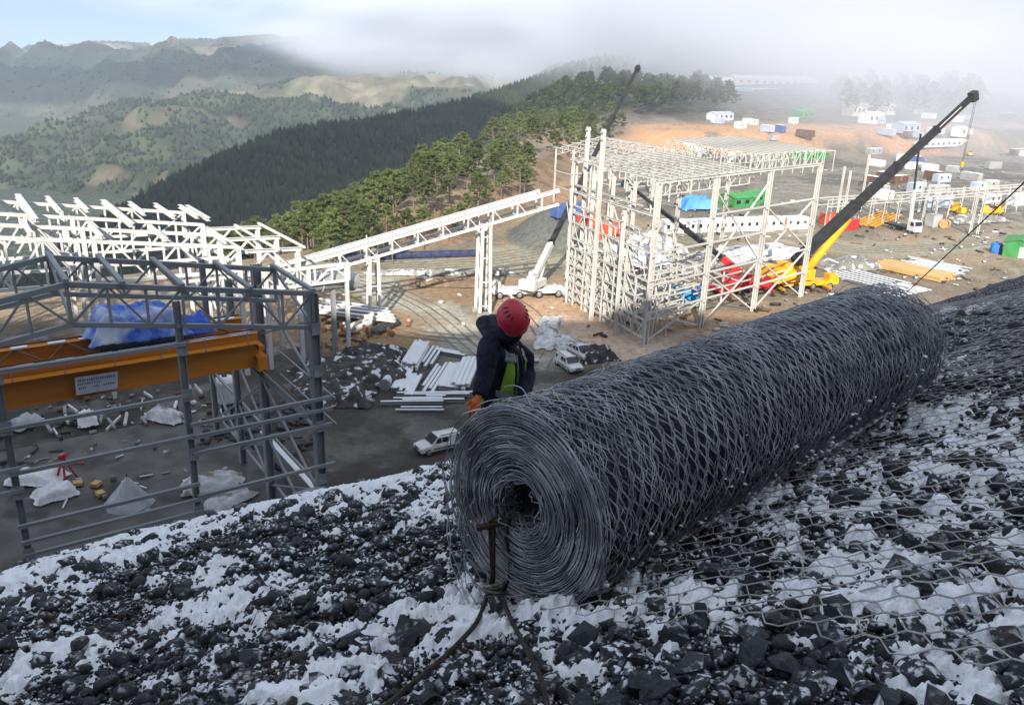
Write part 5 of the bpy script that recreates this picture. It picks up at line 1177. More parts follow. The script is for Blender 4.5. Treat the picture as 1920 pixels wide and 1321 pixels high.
heap('bank of dirty snow running along the lit track beside the worker', 1030, 622, 3.2, 15, .8, M_ice, -.1, 17, 'snow', 'snow_bank')
heap('bank of dirty snow next to the parked white cars', 1062, 650, 3.5, 7, 1.0, M_ice, .2, 19, 'snow', 'snow_bank')
heap('long strip of dirty snow along the yard at right behind the roll', 1650, 552, 22, 5, .9, M_ice, .55, 23, 'snow', 'snow_bank')
heap('grey stony spoil heap beside the yellow crane', 1590, 500, 14, 8, 1.6, M_heapg, .5, 29)
heap('low grey gravel heap inside the white building frame', 1300, 500, 16, 10, 1.8, M_heapg, .6, 33)
heap('pale snowy rubble heap between the white frame and the cabins', 1420, 480, 22, 9, 1.8, M_ice, .5, 37, 'heap')
heap('snow dusted rubble below the tall white columns', 1180, 560, 12, 8, 1.5, M_ice, .6, 39, 'heap')
heap('brown earth ridge along the track beside the right trestle', 840, 535, 12, 3, .9, mat('brown_earth', (.22, .15, .09), .9, 0, col2=(.14, .10, .065), scale=.8, bump=.8, bscale=4), .1, 41)
heap('light grey stone bund along the far side of the track', 830, 515, 26, 2.2, .9, M_heapg, .12, 43)
heap('white tarpaulin bundle on the lit floor inside the white frame', 1215, 470, 10, 7, 3.2, mat('white_sheet', (.74, .74, .73), .6, 0, col2=(.62, .62, .62), scale=.8, bump=.6, bscale=2), .7, 47, 'tarpaulin', 'tarpaulin')
heap('smaller white tarpaulin bundle beside the larger one in the white frame', 1262, 478, 6, 4.5, 2.0, mat('cream_sheet', (.72, .70, .64), .6, 0, col2=(.60, .58, .54), scale=.8, bump=.6, bscale=2), .4, 53, 'tarpaulin', 'tarpaulin')
# floor of the grey hall and what lies on it
slab = MB(); c = gp_(13, 14, 0.1); slab.box(tuple(c), (34, 34, .24), math.atan2(UG[1], UG[0])); tag(slab.build('concrete_floor', mat('wet_concrete', (.075, .072, .068), .6, 0, col2=(.13, .125, .115), scale=.35, bump=.3, col3=(.045, .042, .04), scale3=.25)), kind='structure')
wl = thing('retaining_wall', 'low pale concrete wall along the right side of the grey hall', 'wall', gp_(-2.2, 6, 0)); member('wall_panel', wl, gp_(-2.2, -6, 1.0), gp_(-2.2, 6, 1.0), .35, 2.0, M_conc); member('wall_panel', wl, gp_(-2.2, 6.05, .9), gp_(-2.2, 20, .9), .35, 1.8, M_conc); member('coping', wl, gp_(-2.2, -6, 2.06), gp_(-2.2, 20, 1.96), .45, .1, M_dsnow)
M_sheetg = mat('grey_sheet', (.30, .31, .34), .6, 0, col2=(.48, .49, .53), scale=.7, bump=.5, bscale=3)
b0 = gpt(240, 950)
tent = thing('sheet_tent', 'pointed grey sheet tent on the floor of the grey hall', 'tent', b0)
b = MB(); ap = b0+V(.1, .3, 2.6); ring = [b0+V(2.0*math.cos(a)*(1+.15*math.sin(3*a)), 1.7*math.sin(a), .05) for a in np.linspace(0, 2*math.pi, 12, endpoint=False)]
b.add([ap]+ring, [(0, 1+i, 1+(i+1) % 12) for i in range(12)]); b.build('tent_sheet', M_sheetg, tent, local=False); b = MB(); b.tube([b0, ap+V(0, 0, .15)], .05, 6); b.build('tent_pole', M_dark, tent, local=False)
for i, (px, py, L_, W_, h, lab) in enumerate(((70, 905, 4.5, 2.6, .8, 'crumpled white sheet on the floor of the grey hall near its left corner'), (105, 935, 3.2, 2.2, .9, 'torn white sheet in front of the red stand in the grey hall'), (45, 800, 3.2, 2, .8, 'pale sheet bundle under the left end of the orange crane'),
        (165, 795, 2.8, 1.8, 1.0, 'small white sheet heap below the sign of the orange crane'), (310, 790, 4.2, 2.2, .9, 'snowy tarpaulin strip on the floor below the middle of the orange crane'), (400, 915, 5, 3, .7, 'snow covered panels lying beside the second front post of the grey hall'), (430, 945, 4.2, 2.4, .6, 'snowy panel heap at the foot of the side columns of the grey hall'))):
    drape('sheet', lab, gpt(px, py, .24), i*.7, L_, W_, h, M_ice if i > 3 else M_sheetg if i == 2 else M_dsnow, 60+i, 'sheet')
R0 = gpt(125, 905, .24); red = thing('red_stand', 'red steel lifting stand on the floor of the grey hall', 'stand', R0)
for q in ((-.8, 0), (.7, .5), (.3, -.7)): member('stand_leg', red, R0+V(q[0], q[1], 0), R0+V(0, 0, 2.1), .16, .16, M_redp)
member('stand_arm', red, R0+V(0, 0, 1.5), R0+V(1.2, .9, 1.1), .18, .18, M_redp); member('stand_head', red, R0+V(-.25, 0, 2.1), R0+V(.3, 0, 2.3), .35, .35, M_redp)
T0 = gpt(428, 790, .2); tank = thing('water_tank', 'white cylindrical tank on a dark stand behind the grey columns', 'tank', T0)
for q in ((-.7, -.7), (.7, -.7), (.7, .7), (-.7, .7)): member('tank_leg', tank, T0+V(q[0], q[1], 0), T0+V(q[0], q[1], 2.0), .2, .2, M_dark)
b = MB(); c = T0+V(0, 0, 2.0); b.tube([c, c+V(0, 0, .1), c+V(0, 0, 2.2), c+V(0, 0, 2.5), c+V(0, 0, 2.62)], [1.0, 1.1, 1.1, .8, .2], 20); b.build('tank_shell', M_white, tank, smooth=False, local=False); b = MB(); b.tube([c+V(0, 0, 2.6), c+V(0, 0, 2.8)], .25, 10); b.build('tank_lid', M_dark, tank, local=False)
GL = 'steel sections lying in the grey hall'
for k in range(20):
    px = rs.uniform(10, 450); py = np.interp(px, [0, 440], [790, 730])+rs.uniform(-14, 60); P = gpt(px, py, .24); a = dirv(rs.normal(-35, 14))*rs.uniform(1.4, 3.6)
    lay_beam(P-a/2, P+a/2, .24+.2*(k % 2), rs.uniform(.14, .3), .22, 'short snow dusted steel section among the stores under the orange crane', GL, IB if k % 3 else IBW, k % 2 == 0)
for k in range(20):
    px = rs.uniform(20, 440); py = rs.uniform(860, 960); P = gpt(px, py, .24); a = dirv(rs.uniform(0, 180))*rs.uniform(.6, 1.6)
    lay_beam(P-a/2, P+a/2, .24, .16, .12, 'short loose steel piece on the open floor of the grey hall', GL, IB, k % 2 == 0)
for k, (px, py) in enumerate(((147, 915), (182, 917), (190, 935))):
    t = thing('crate', ['leftmost small wooden crate on the hall floor', 'middle small wooden crate on the hall floor', 'small wooden crate nearest the grey sheet tent'][k], 'crate', gpt(px, py, .22), .4+k); b = MB(); b.box((0, 0, .35), (.7, .6, .06)); 
    for z in (.08, .22): b.box((0, 0, z+.08), (.72, .62, .1))
    b.build('crate_boards', M_wood, t); b = MB(); b.box((0, 0, .04), (.8, .7, .08)); b.build('crate_base', M_brown, t)

# ------------------------------------------------------------------ cabins, containers, tanks, sheds
M_cab = mat('white_cabin_sheet', (.72, .72, .72), .5, 0, col2=(.64, .64, .65), scale=.5)
def container(label, px, py, rz, m, L_=6.06, W_=2.44, h=2.6, windows=0, group=None, dz=0.0, cat='container', name='container'):
    P = gpt(px, py, dz); t = thing(name, label, cat, P, rz, group); b = MB(); n = 22
    P_ = []                                                     # corrugated sides
    for s in (-1, 1):
        prof = []
        for i in range(n*2+1): prof.append((-L_/2+L_*i/(2*n), s*(W_/2-(.05 if (i//1) % 2 else 0))))
        b.add([(x, y, .12) for x, y in prof]+[(x, y, h-.1) for x, y in prof], [(i, i+1, len(prof)+i+1, len(prof)+i) for i in range(len(prof)-1)])
    b.box((0, 0, .1), (L_, W_, .2)); b.box((0, 0, h-.06), (L_, W_, .12)); b.box((-L_/2+.04, 0, h/2), (.08, W_*.99, h)); b.box((L_/2-.04, 0, h/2), (.08, W_*.99, h)); b.build('shell', m, t)
    for k in range(windows):
        x = -L_/2+L_*(k+.5)/windows; f = MB(); f.box((x, -W_/2-.03, 1.6), (.85, .06, .95)); fo = f.build('window', M_white, t); f = MB(); f.box((x, -W_/2-.07, 1.6), (.68, .03, .78)); f.build('pane', M_glass, fo)
    for s in (-.55, .55):
        d = MB(); d.box((L_/2+.03, s, h/2), (.05, 1.0, h*.86)); do = d.build('door', m, t); d = MB(); d.beam((L_/2+.08, s, .3), (L_/2+.08, s, h-.3), .05, .05); d.build('lock_bar', M_dark, do)
    sn = MB(); sn.box((0, 0, h+.03), (L_*.97, W_*.95, .08)); sn.build('roof_snow', M_dsnow, t) if windows else None
    return t
rzc = head((1250, 432), (1490, 424))
names = ['first', 'second', 'third', 'fourth', 'fifth', 'sixth', 'seventh']
for k in range(6):
    A, B = atz(1262, 436), atz(1488, 428); P = A+(B-A)*k/5.0; container('white site cabin, %s from the left in the row behind the white frame' % names[k], *( (1262+(1488-1262)*k/5.0, 436-8*k/5.0) ), rzc, M_cab, min(6.4, np.linalg.norm(B-A)/5*.93), 2.6, 2.8, 3, 'row of white site cabins', cat='cabin', name='site_cabin')
container('blue container left of the orange-red ones behind the tall columns', 1062, 452, .55, mat('navy_container', (.06, .10, .28), .55, 0, col2=(.09, .14, .33), scale=.5), 7)
container('orange-red container left of the two between the tall white columns', 1100, 452, .6, M_oran_red, 5); container('orange-red container between the tall white columns, near the blue one', 1128, 453, .6, M_oran_red, 4); container('orange-red container at the right of the three behind the tall columns', 1152, 440, .6, M_oran_red, 4.5)
container('open orange-red container at the right end of the white cabin row', 1478, 428, rzc, M_oran_red, 5); container('orange-red container just behind the boom of the yellow crane', 1555, 420, rzc, M_oran_red, 4.5)
container('dark red skip in front of the yellow crane boom', 1590, 428, rzc+.4, M_redp, 5.5, 2.4, 2.2)
container('pale blue container beside its twin at the right of the site, left one', 1738, 392, .55, mat('pale_blue_sheet', (.36, .42, .52), .5, 0, col2=(.42, .47, .56), scale=.5), 4.6, 2.4, 3.4); container('pale blue container beside its twin at the right of the site, right one', 1770, 390, .55, bpy.data.materials['pale_blue_sheet'], 3.8, 2.4, 3.4)
container('grey generator box right of the white flatbed lorry', 1748, 425, .5, mat('grey_box', (.36, .37, .37), .5, 0, col2=(.30, .30, .30), scale=.6), 3.2, 2.2, 3.0)
container('white store cabin at the far right, left one of two', 1858, 382, .5, M_cab, 5, windows=2); container('white store cabin at the far right edge', 1905, 384, .5, M_cab, 6.5, h=3.2, windows=2)
# green shed
S0_ = gpt(1912, 478); shed = thing('green_shed', 'green sheet metal shed with a grey door at the right edge', 'shed', S0_, .95)
b = MB(); b.prism([(-2.8, 0), (2.8, 0), (2.8, 3.0), (0, 3.6), (-2.8, 3.0)], -4, 4, 0); b.v = [(x, y, z) for x, y, z in b.v]; b.build('wall', M_grn, shed)
for s in (-1, 1): b = MB(); b.add([(-4.3, 0, 3.75), (4.3, 0, 3.75), (4.3, s*3.2, 3.05), (-4.3, s*3.2, 3.05), (-4.3, 0, 3.67), (4.3, 0, 3.67), (4.3, s*3.2, 2.97), (-4.3, s*3.2, 2.97)], [(0, 1, 2, 3), (7, 6, 5, 4), (0, 4, 5, 1), (2, 6, 7, 3), (1, 5, 6, 2), (3, 7, 4, 0)]); b.build('roof', M_grn, shed)
b = MB(); b.box((-4.04, -.6, 1.15), (.06, 1.1, 2.2)); d = b.build('door', M_cab, shed); b = MB(); b.box((-4.10, -.2, 1.1), (.08, .08, .14)); b.build('handle', M_dark, d)
b = MB(); b.box((-1.0, -2.84, 1.6), (1.2, .06, .9)); w_ = b.build('window', M_cab, shed); b = MB(); b.box((-1.0, -2.89, 1.6), (1.0, .03, .7)); b.build('pane', M_glass, w_)
T0 = gpt(1866, 474); t = thing('water_tank', 'bright blue barrel tank beside the green shed', 'tank', T0); b = MB(); b.tube([T0, T0+V(0, 0, .1), T0+V(0, 0, 1.9), T0+V(0, 0, 2.15)], [1.0, 1.1, 1.1, .7], 20); b.build('tank_shell', M_blue, t, local=False); b = MB(); b.tube([T0+V(0, 0, 2.1), T0+V(0, 0, 2.3)], .3, 12); b.build('tank_lid', M_dark, t, local=False)
for z in (.6, 1.2): b = MB(); b.tube([T0+V(0, 0, z), T0+V(0, 0, z+.1)], 1.15, 20); b.build('tank_rib', M_blue, t, local=False)
# timber and stores at right
GT = 'pale timber planks at the right of the site'
A, B = gpt(1650, 497), gpt(1782, 528); e = (B-A)/np.linalg.norm(B-A); nn = V(e[1], -e[0], 0)
for l in range(3):
    for k in range(8):
        p = A+nn*(k*.62-2.0)+e*rs.normal(0, .3); lay_beam(p, p+(B-A)*.96, .1+l*.34+.15, .52, .30, 'pale yellow timber plank in the stack behind the far end of the roll', GT, None or (bpy.data.meshes.get('plank') or None) or IBW, False, 'timber_plank') if False else None
pl = MB(); pl.box((0, 0, 0), (1, 1, 1)); PL = raw_mesh('plank', pl.v, pl.f); PL.materials.append(M_wood)
for l in range(3):
    for k in range(9):
        p = A+nn*(k*.62-2.4)+e*rs.normal(0, .35); q = p+(B-A)*.95; c = (p+q)/2; o = bpy.data.objects.new('timber_plank', PL); COL.objects.link(o); o.location = Vector((c[0], c[1], c[2]+.25+l*.32)); o.rotation_euler.z = math.atan2(e[1], e[0])+rs.normal(0, .01); o.scale = (np.linalg.norm(q-p), .54, .28)
        tag(o, 'pale yellow timber plank in the stack behind the far end of the roll', 'plank', GT)
pile((1690, 498), (1800, 520), (1715, 488), 7, .55, 'snow dusted steel channel beside the yellow timber stack', 'channels beside the timber stack', me=IB, jit=.8)
pile((1560, 520), (1660, 545), (1590, 508), 6, .6, 'rusty brown steel section right of the yellow crane', 'brown sections by the yellow crane', me=IB, jit=1.0)
for k, (px, py, m_, lab) in enumerate(((1790, 398, M_yel, 'yellow site machine right of the pale blue containers'), (1803, 408, M_yel, 'small yellow site machine in front of the larger one'), (1848, 404, M_yel, 'yellow site machine left of a matching one near the white stores'), (1868, 404, M_yel, 'yellow site machine nearest the white stores at right'), (1815, 300, M_yel, 'yellow machine far back in the mist at right'))):
    P = gpt(px, py); t = thing('site_machine', lab, 'machine', P, .6+k); b = MB(); b.box((0, 0, 1.0), (3.0, 1.7, .9)); b.build('machine_body', m_, t, bevel=.12); b = MB(); b.box((.3, 0, 2.0), (1.3, 1.4, 1.2)); b.build('machine_cab', m_, t, bevel=.1); b = MB(); b.box((.35, 0, 2.15), (1.36, 1.2, .7)); b.build('cab_glass', M_glass, t)
    for x in (-1, 1):
        for s in (-1, 1): wheel(t, x, s*.85, .5, .5, .35)
    b = MB(); b.beam((-1.4, 0, 1.2), (-3.0, 0, 2.4), .25, .3); b.build('machine_arm', m_, t)
drum = thing('cable_drum', 'brown cable drum right of the white flatbed lorry', 'drum', gpt(1770, 428)); P = gpt(1770, 428, 1.1)
for s in (-.6, .6): b = MB(); b.tube([P+dirv(60)*s-dirv(60)*.05, P+dirv(60)*s+dirv(60)*.05], 1.1, 20); b.build('drum_flange', M_wood, drum, local=False)
b = MB(); b.tube([P-dirv(60)*.55, P+dirv(60)*.55], .7, 16); b.build('drum_core', M_brown, drum, local=False)
pile((1640, 428), (1690, 405), (1600, 420), 6, .4, 'yellow steel jib part lying left of the flatbed lorry', 'yellow parts left of the lorry', me=IBW, jit=.6)
for ob in [o for o in bpy.data.objects if o.get('group') == 'yellow parts left of the lorry']:
    for ch in ob.children:
        if ch.name.startswith('snow_cap'): bpy.data.objects.remove(ch)
        else:
            me = ch.data.copy() if not bpy.data.meshes.get('yellow_part') else bpy.data.meshes['yellow_part']; me.name = 'yellow_part'; me.materials.clear(); me.materials.append(M_yel); ch.data = me
heap('long heap of grey stones behind the white flatbed lorry', 1830, 415, 20, 6, 1.4, M_heapg, .4, 71)
# far stores yard in the mist: containers and cabins by colour
GF = 'containers and cabins of the far stores yard'
FARC = (('white', M_cab), ('grey', bpy.data.materials['grey_box']), ('pale blue', bpy.data.materials['pale_blue_sheet']), ('rust red', M_brown), ('dark blue', bpy.data.materials['navy_container']))
for k in range(84):
    px = rs.uniform(1290, 1915); py = rs.uniform(262, 372)
    if (px < 1560 and py > 300) or (1550 < px < 1635): continue
    nm_, m_ = FARC[int(rs.choice(5, p=[.42, .22, .12, .14, .10]))]; container('%s container standing in the far stores yard behind the cranes' % nm_, px, py, .55+rs.choice([0, 1.57])+rs.normal(0, .1), m_, rs.uniform(4, 9), 2.4, rs.uniform(2.2, 3.0), int(rs.integers(0, 3)), GF)
# --- long pipe rack and slender posts at the back right
rack = thing('pipe_rack', 'long pale steel pipe rack crossing the back of the site at right', 'pipe rack', gpt(1560, 425))
RA_, RB_ = gpt(1545, 430), gpt(1925, 395)
zr = zat(RA_, 388)
for o_ in (0, 3.2):
    for dz in (0, 1.6): member('rack_chord', rack, RA_+vM*o_+V(0, 0, zr+dz), RB_+vM*o_+V(0, 0, zr+dz), .32, .36, M_offw)
for k in range(17):
    p = RA_+(RB_-RA_)*k/16
    for o_ in (0, 3.2): member('rack_post', rack, p+vM*o_-V(0, 0, .2), p+vM*o_+V(0, 0, zr+1.6), .26, .26, M_offw)
    member('rack_tie', rack, p+V(0, 0, zr+1.6), p+vM*3.2+V(0, 0, zr+1.6), .22, .22, M_offw); 
    if k < 16: member('rack_diagonal', rack, p+V(0, 0, zr), RA_+(RB_-RA_)*(k+1)/16+V(0, 0, zr+1.6), .16, .16, M_offw)
GP = 'slender white posts behind the pipe rack'
for px, pyb, pyt in ((1570, 400, 312), (1582, 402, 320), (1612, 398, 290), (1722, 400, 338), (1735, 396, 345), (1750, 395, 335), (1800, 390, 350), (1818, 440, 350), (1832, 440, 352), (1465, 300, 270), (1485, 300, 272), (1440, 302, 275)):
    P = gpt(px, pyb); t = thing('steel_post', 'slender white steel post standing behind the yellow crane boom', 'post', P, 0, GP); member('post_shaft', t, P, V(P[0], P[1], zat(P, pyt)), .42, .42, M_offw, 'I'); member('base_plate', t, P, P+V(0, 0, .12), .9, .9, M_dark)
# light frames of an outdoor steel structure in the mist
mf = thing('low_steel_frame', 'low pale steel frame in the mist behind the roof of the white building', 'steel frame', gpt(1400, 330)); F0, F1 = gpt(1385, 330), gpt(1560, 322)
for v in (0, 14, 28, 42):
    for k in range(10):
        p = F0+(F1-F0)*k/9+vM*v; member('column', mf, p, p+V(0, 0, 7.5), .4, .4, M_offw)
        if k < 9: member('beam', mf, p+V(0, 0, 7.5), F0+(F1-F0)*(k+1)/9+vM*v+V(0, 0, 7.5), .4, .4, M_offw)
        if v < 42: member('beam', mf, p+V(0, 0, 7.5), p+vM*14+V(0, 0, 7.5), .35, .35, M_offw)
# green sheds further back, blue tarpaulins, white huts
def hut(label, px, py, L_, W_, h, m, rm=None, rz=.55, win=3, cat='hut', name='hut', group=None):
    L_, W_, h = L_*.72, W_*.72, h*.78; P = gpt(px, py); t = thing(name, label, cat, P, rz, group); b = MB(); b.prism([(-W_/2, 0), (W_/2, 0), (W_/2, h), (0, h+W_*.16), (-W_/2, h)], -L_/2, L_/2, 0); b.build('wall', m, t)
    for s in (-1, 1):
        y1, z0 = s*(W_/2+.3), h-.05; zt_ = h+W_*.16+.12; b = MB(); b.add([(-L_/2-.3, 0, zt_), (L_/2+.3, 0, zt_), (L_/2+.3, y1, z0), (-L_/2-.3, y1, z0), (-L_/2-.3, 0, zt_-.1), (L_/2+.3, 0, zt_-.1), (L_/2+.3, y1, z0-.1), (-L_/2-.3, y1, z0-.1)], [(0, 1, 2, 3), (7, 6, 5, 4), (0, 4, 5, 1), (2, 6, 7, 3), (1, 5, 6, 2), (3, 7, 4, 0)]); b.build('roof', rm or m, t)
    for k in range(win):
        x = -L_/2+L_*(k+.5)/win; b = MB(); b.box((x, -W_/2-.03, h*.58), (min(1.4, L_/win*.5), .08, h*.36)); b.build('window', M_glass, t)
    b = MB(); b.box((L_/2+.03, 0, 1.0), (.06, 1.1, 2.0)); b.build('door', M_brown, t); return t
hut('green roofed shed seen through the white building frame, left one', 1385, 385, 13, 8, 3.4, M_grn); hut('green roofed shed seen through the white building frame, right one', 1412, 378, 11, 7, 3, M_grn)
hut('small green shed on the orange earth at the back of the site', 1497, 262, 16, 8, 4, M_grn); hut('long green shed in the mist behind the white roof lattice', 1510, 300, 26, 10, 3, M_grn)
M_cream = mat('cream_wall', (.72, .66, .50), .7, 0, col2=(.66, .60, .46), scale=.3)
hut('cream hut at the left of the misty white cluster', 1596, 262, 20, 10, 7, M_cream, win=4); hut('white hut in the middle of the misty white cluster', 1625, 272, 16, 9, 6, M_cab, win=3); hut('white hut at the right of the misty white cluster', 1650, 262, 14, 9, 6, M_cab, M_cream, win=3)
hut('pale blue hut right of the misty white cluster', 1690, 285, 18, 9, 5, bpy.data.materials['pale_blue_sheet'], win=3); hut('long low white shed behind the yellow crane boom', 1760, 292, 44, 7, 3, M_cab, win=8); hut('small white hut in the mist beside the hoist rope', 1790, 290, 8, 6, 5, M_cab, win=1)
hut('white workshop hut on the orange earth behind the white building', 1345, 262, 18, 8, 4, M_cab, bpy.data.materials['pale_blue_sheet'], win=4)
for k, (px, py, L_, lab) in enumerate(((1398, 158, 150, 'long white barrack on the misty hilltop, rear left'), (1450, 155, 120, 'long white barrack on the misty hilltop, rear right'), (1395, 178, 110, 'long white barrack on the misty hilltop, front row'), (1270, 160, 110, 'long white barrack half hidden in mist left of the others'))):
    P = aty(px, py, 690-60*(k == 2)); gz_ = float(ground_z(P[0], P[1])); t = thing('barrack', lab, 'building', (P[0], P[1], P[2]-4), .12); b = MB(); b.box((0, 0, 2), (L_*.55, 10, 9)); b.build('wall', M_cab, t)
    for s in (-1, 1):
        b = MB(); b.add([(-L_*.28, 0, 9), (L_*.28, 0, 9), (L_*.28, s*5.6, 6.4), (-L_*.28, s*5.6, 6.4), (-L_*.28, 0, 8.8), (L_*.28, 0, 8.8), (L_*.28, s*5.6, 6.2), (-L_*.28, s*5.6, 6.2)], [(0, 1, 2, 3), (7, 6, 5, 4), (0, 4, 5, 1), (2, 6, 7, 3), (1, 5, 6, 2), (3, 7, 4, 0)]); b.build('roof', M_cab, t)
    for q in range(10): b = MB(); b.box((-L_*.26+L_*.52*(q+.5)/10, -5.05, 4.2), (2.2, .1, 1.8)); b.build('window', M_glass, t)
drape('tarpaulin', 'blue tarpaulin heap in front of the misty wood', gpt(1312, 216), .3, 15, 9, 6, mat('sky_blue_tarpaulin', (.06, .24, .52), .6, 0, col2=(.12, .32, .58), scale=.2), 83, 'tarpaulin'); drape('tarpaulin', 'low blue tarpaulin strip at the back of the site in mist', gpt(1385, 224), .2, 17, 6, 2.2, bpy.data.materials['sky_blue_tarpaulin'], 85, 'tarpaulin'); drape('tarpaulin', 'blue sheet bundle seen through the white building frame', gpt(1305, 392), .3, 10, 6, 3.2, bpy.data.materials['sky_blue_tarpaulin'], 87, 'tarpaulin')
# dark covered strip along the forest edge, small white boxes by the track
st = thing('covered_pipe', 'long navy covered pipe strip along the far edge of the track', 'pipe', gpt(770, 484)); A, B = gpt(640, 488), gpt(896, 480)
for k in range(14):
    p, q = A+(B-A)*k/14, A+(B-A)*(k+.97)/14; b = MB(); b.tube([p+V(0, 0, .55), q+V(0, 0, .55)], .75, 10); b.build('cover_segment', mat('navy_sheet', (.022, .03, .075), .6, 0, col2=(.04, .05, .11), scale=1) if k == 0 else bpy.data.materials['navy_sheet'], st, local=False)
b = MB(); b.tube([B+V(0, 0, .55), B+(B-A)/14*.4+V(0, 0, .55)], .7, 10); b.build('pipe_end', M_redp, st, local=False)
for k, (px, py, lab) in enumerate(((609, 529, 'white plastic tank on the tan ground left of the left trestle'), (789, 522, 'white plastic tank beside the track, upper one of two'), (803, 534, 'white plastic tank beside the track, lower one of two'))):
    P = gpt(px, py); t = thing('plastic_tank', lab, 'tank', P, .3*k); b = MB(); b.box((0, 0, .75), (1.2, 1.1, 1.2)); b.build('tank_shell', M_white, t, bevel=.12); b = MB(); b.box((0, 0, .08), (1.3, 1.2, .16)); b.build('pallet', M_brown, t); b = MB(); b.tube([(0, 0, 1.35), (0, 0, 1.45)], .2, 10); b.build('tank_cap', M_dark, t)
GS = 'pale boulders along the track'
for k in range(26):
    px, py = rs.uniform(560, 1050), rs.uniform(505, 640)
    if 690 < px < 820 and py > 540: continue
    P = gpt(px, py); o = bpy.data.objects.new('boulder', CHIPS[k % 14].copy()); o.data.materials.clear(); o.data.materials.append(M_ice); COL.objects.link(o); o.location = Vector(P+V(0, 0, .2)); s_ = rs.uniform(.6, 1.5); o.scale = (s_, s_, s_); o.rotation_euler.z = k; tag(o, 'pale snow dusted boulder on the tan ground between the trestles', 'boulder', GS)
# traffic cone post near the trestle
c = gpt(766, 612); t = thing('marker_post', 'orange and white marker post beside the left trestle', 'post', c); member('post_shaft', t, c, c+V(0, 0, 1.6), .18, .18, M_oran_red); member('post_band', t, c+V(0, 0, .8), c+V(0, 0, 1.1), .2, .2, M_white); member('post_base', t, c, c+V(0, 0, .12), .5, .5, M_dark)

# small site litter: offcuts, sheets, blocks lying about the yard
def litter(name, m, n, regions, smax, seed):
    r = np.random.default_rng(seed); VV, FF, o = [], [], 0; f0 = np.array([(3, 2, 1, 0), (4, 5, 6, 7), (0, 1, 5, 4), (1, 2, 6, 5), (2, 3, 7, 6), (3, 0, 4, 7)]); c0 = np.array([(-1, -1, -1), (1, -1, -1), (1, 1, -1), (-1, 1, -1), (-1, -1, 1), (1, -1, 1), (1, 1, 1), (-1, 1, 1)])*.5
    for k in range(n):
        x0, x1, y0, y1 = regions[k % len(regions)]; P = gpt(r.uniform(x0, x1), r.uniform(y0, y1))
        if fbm(P[0]*.11, P[1]*.11, 3, 900+seed % 3) < .53: continue
        d = np.array([r.uniform(.3, smax), r.uniform(.12, .5), r.uniform(.08, .4)]); a = r.uniform(0, 6.28); v = c0*d
        VV.append(np.stack([v[:, 0]*math.cos(a)-v[:, 1]*math.sin(a), v[:, 0]*math.sin(a)+v[:, 1]*math.cos(a), v[:, 2]+d[2]/2+r.uniform(0, .25)], -1)+P); FF.append(f0+o); o += 8
    return tag(obj(name, raw_mesh(name, np.concatenate(VV), np.concatenate(FF)), m, ground), kind='stuff')
REG = [(1100, 1500, 470, 640), (1500, 1900, 450, 560), (1150, 1900, 380, 450), (1060, 1500, 400, 520), (1200, 1900, 300, 400)]
litter('pale_litter', M_offw, 420, REG, 2.0, 1); litter('dark_litter', M_dark, 420, REG, 1.8, 2); litter('brown_litter', M_brown, 260, REG+[(560, 700, 600, 660)], 2.4, 3); litter('snowy_litter', M_ice, 220, REG+[(590, 720, 650, 760), (900, 1180, 600, 690)], 1.6, 4); litter('grey_litter', M_heapg, 600, REG, 1.6, 5)
litter('hall_litter', M_heapg, 150, [(0, 450, 740, 800), (0, 450, 800, 1000)], 0.7, 6); litter('hall_scrap', M_brown, 40, [(0, 450, 740, 800), (0, 450, 800, 1000)], 0.8, 7); litter('hall_dark_scrap', M_dark, 260, [(0, 450, 740, 900), (380, 600, 760, 900)], 1.6, 8)
# ------------------------------------------------------------------ the worker behind the roll
M_skin = mat('skin', (.42, .24, .17), .6, 0, col2=(.36, .19, .13), scale=12)
M_navy = mat('navy_jacket', (.006, .007, .022), .8, 0, col2=(.012, .013, .036), scale=7, bump=1.0, bscale=11, spec=.25)
M_trous = mat('dark_trousers', (.016, .016, .024), .85, 0, col2=(.03, .03, .04), scale=9, bump=.4, bscale=20)
M_hood = mat('charcoal_hood', (.045, .047, .058), .9, 0, col2=(.07, .072, .085), scale=14, bump=.4, bscale=30)
M_hiv = mat('hi_vis_cloth', (.26, .52, .035), .7, 0, col2=(.34, .62, .06), scale=6)
M_refl = mat('reflective_band', (.30, .32, .32), .4, .2, col2=(.22, .24, .24), scale=9)
M_helm = mat('red_helmet', (.58, .030, .050), .45, 0, col2=(.52, .018, .04), scale=3, spec=.5)
M_glove = mat('orange_glove', (.62, .14, .02), .8, 0, col2=(.45, .09, .02), scale=14); M_boot = mat('boot_leather', (.03, .024, .02), .7)
wxy = aty(940, 765, 5.98); wz = float(slope_z(wxy[0], wxy[1])+slope_bumps(wxy[0], wxy[1]))
man = thing('person', 'worker in red helmet, navy jacket and green hi-vis vest looking down behind the wire roll', 'person', (wxy[0], wxy[1], wz))
J = dict(head=aty(962, 600, 5.78), jaw=aty(960, 622, 5.72), neck=aty(946, 634, 5.90), chest=aty(944, 668, 5.92), waist=aty(940, 728, 5.99), pel=aty(940, 762, 6.0),
    rs=aty(916, 647, 5.70), re=aty(910, 703, 5.58), rw=aty(899, 738, 5.46), ls=aty(978, 648, 6.06), le=aty(989, 702, 5.98), lw=aty(982, 742, 5.74))
def foot(dx, dy):
    x, y = wxy[0]+dx, wxy[1]+dy; return V(x, y, float(slope_z(x, y)+slope_bumps(x, y))+.09)
J['rh'] = J['pel']+V(-.10, -.02, -.04); J['lh'] = J['pel']+V(.10, .02, -.04); J['ra'] = foot(-.17, -.06); J['la'] = foot(.20, .20)
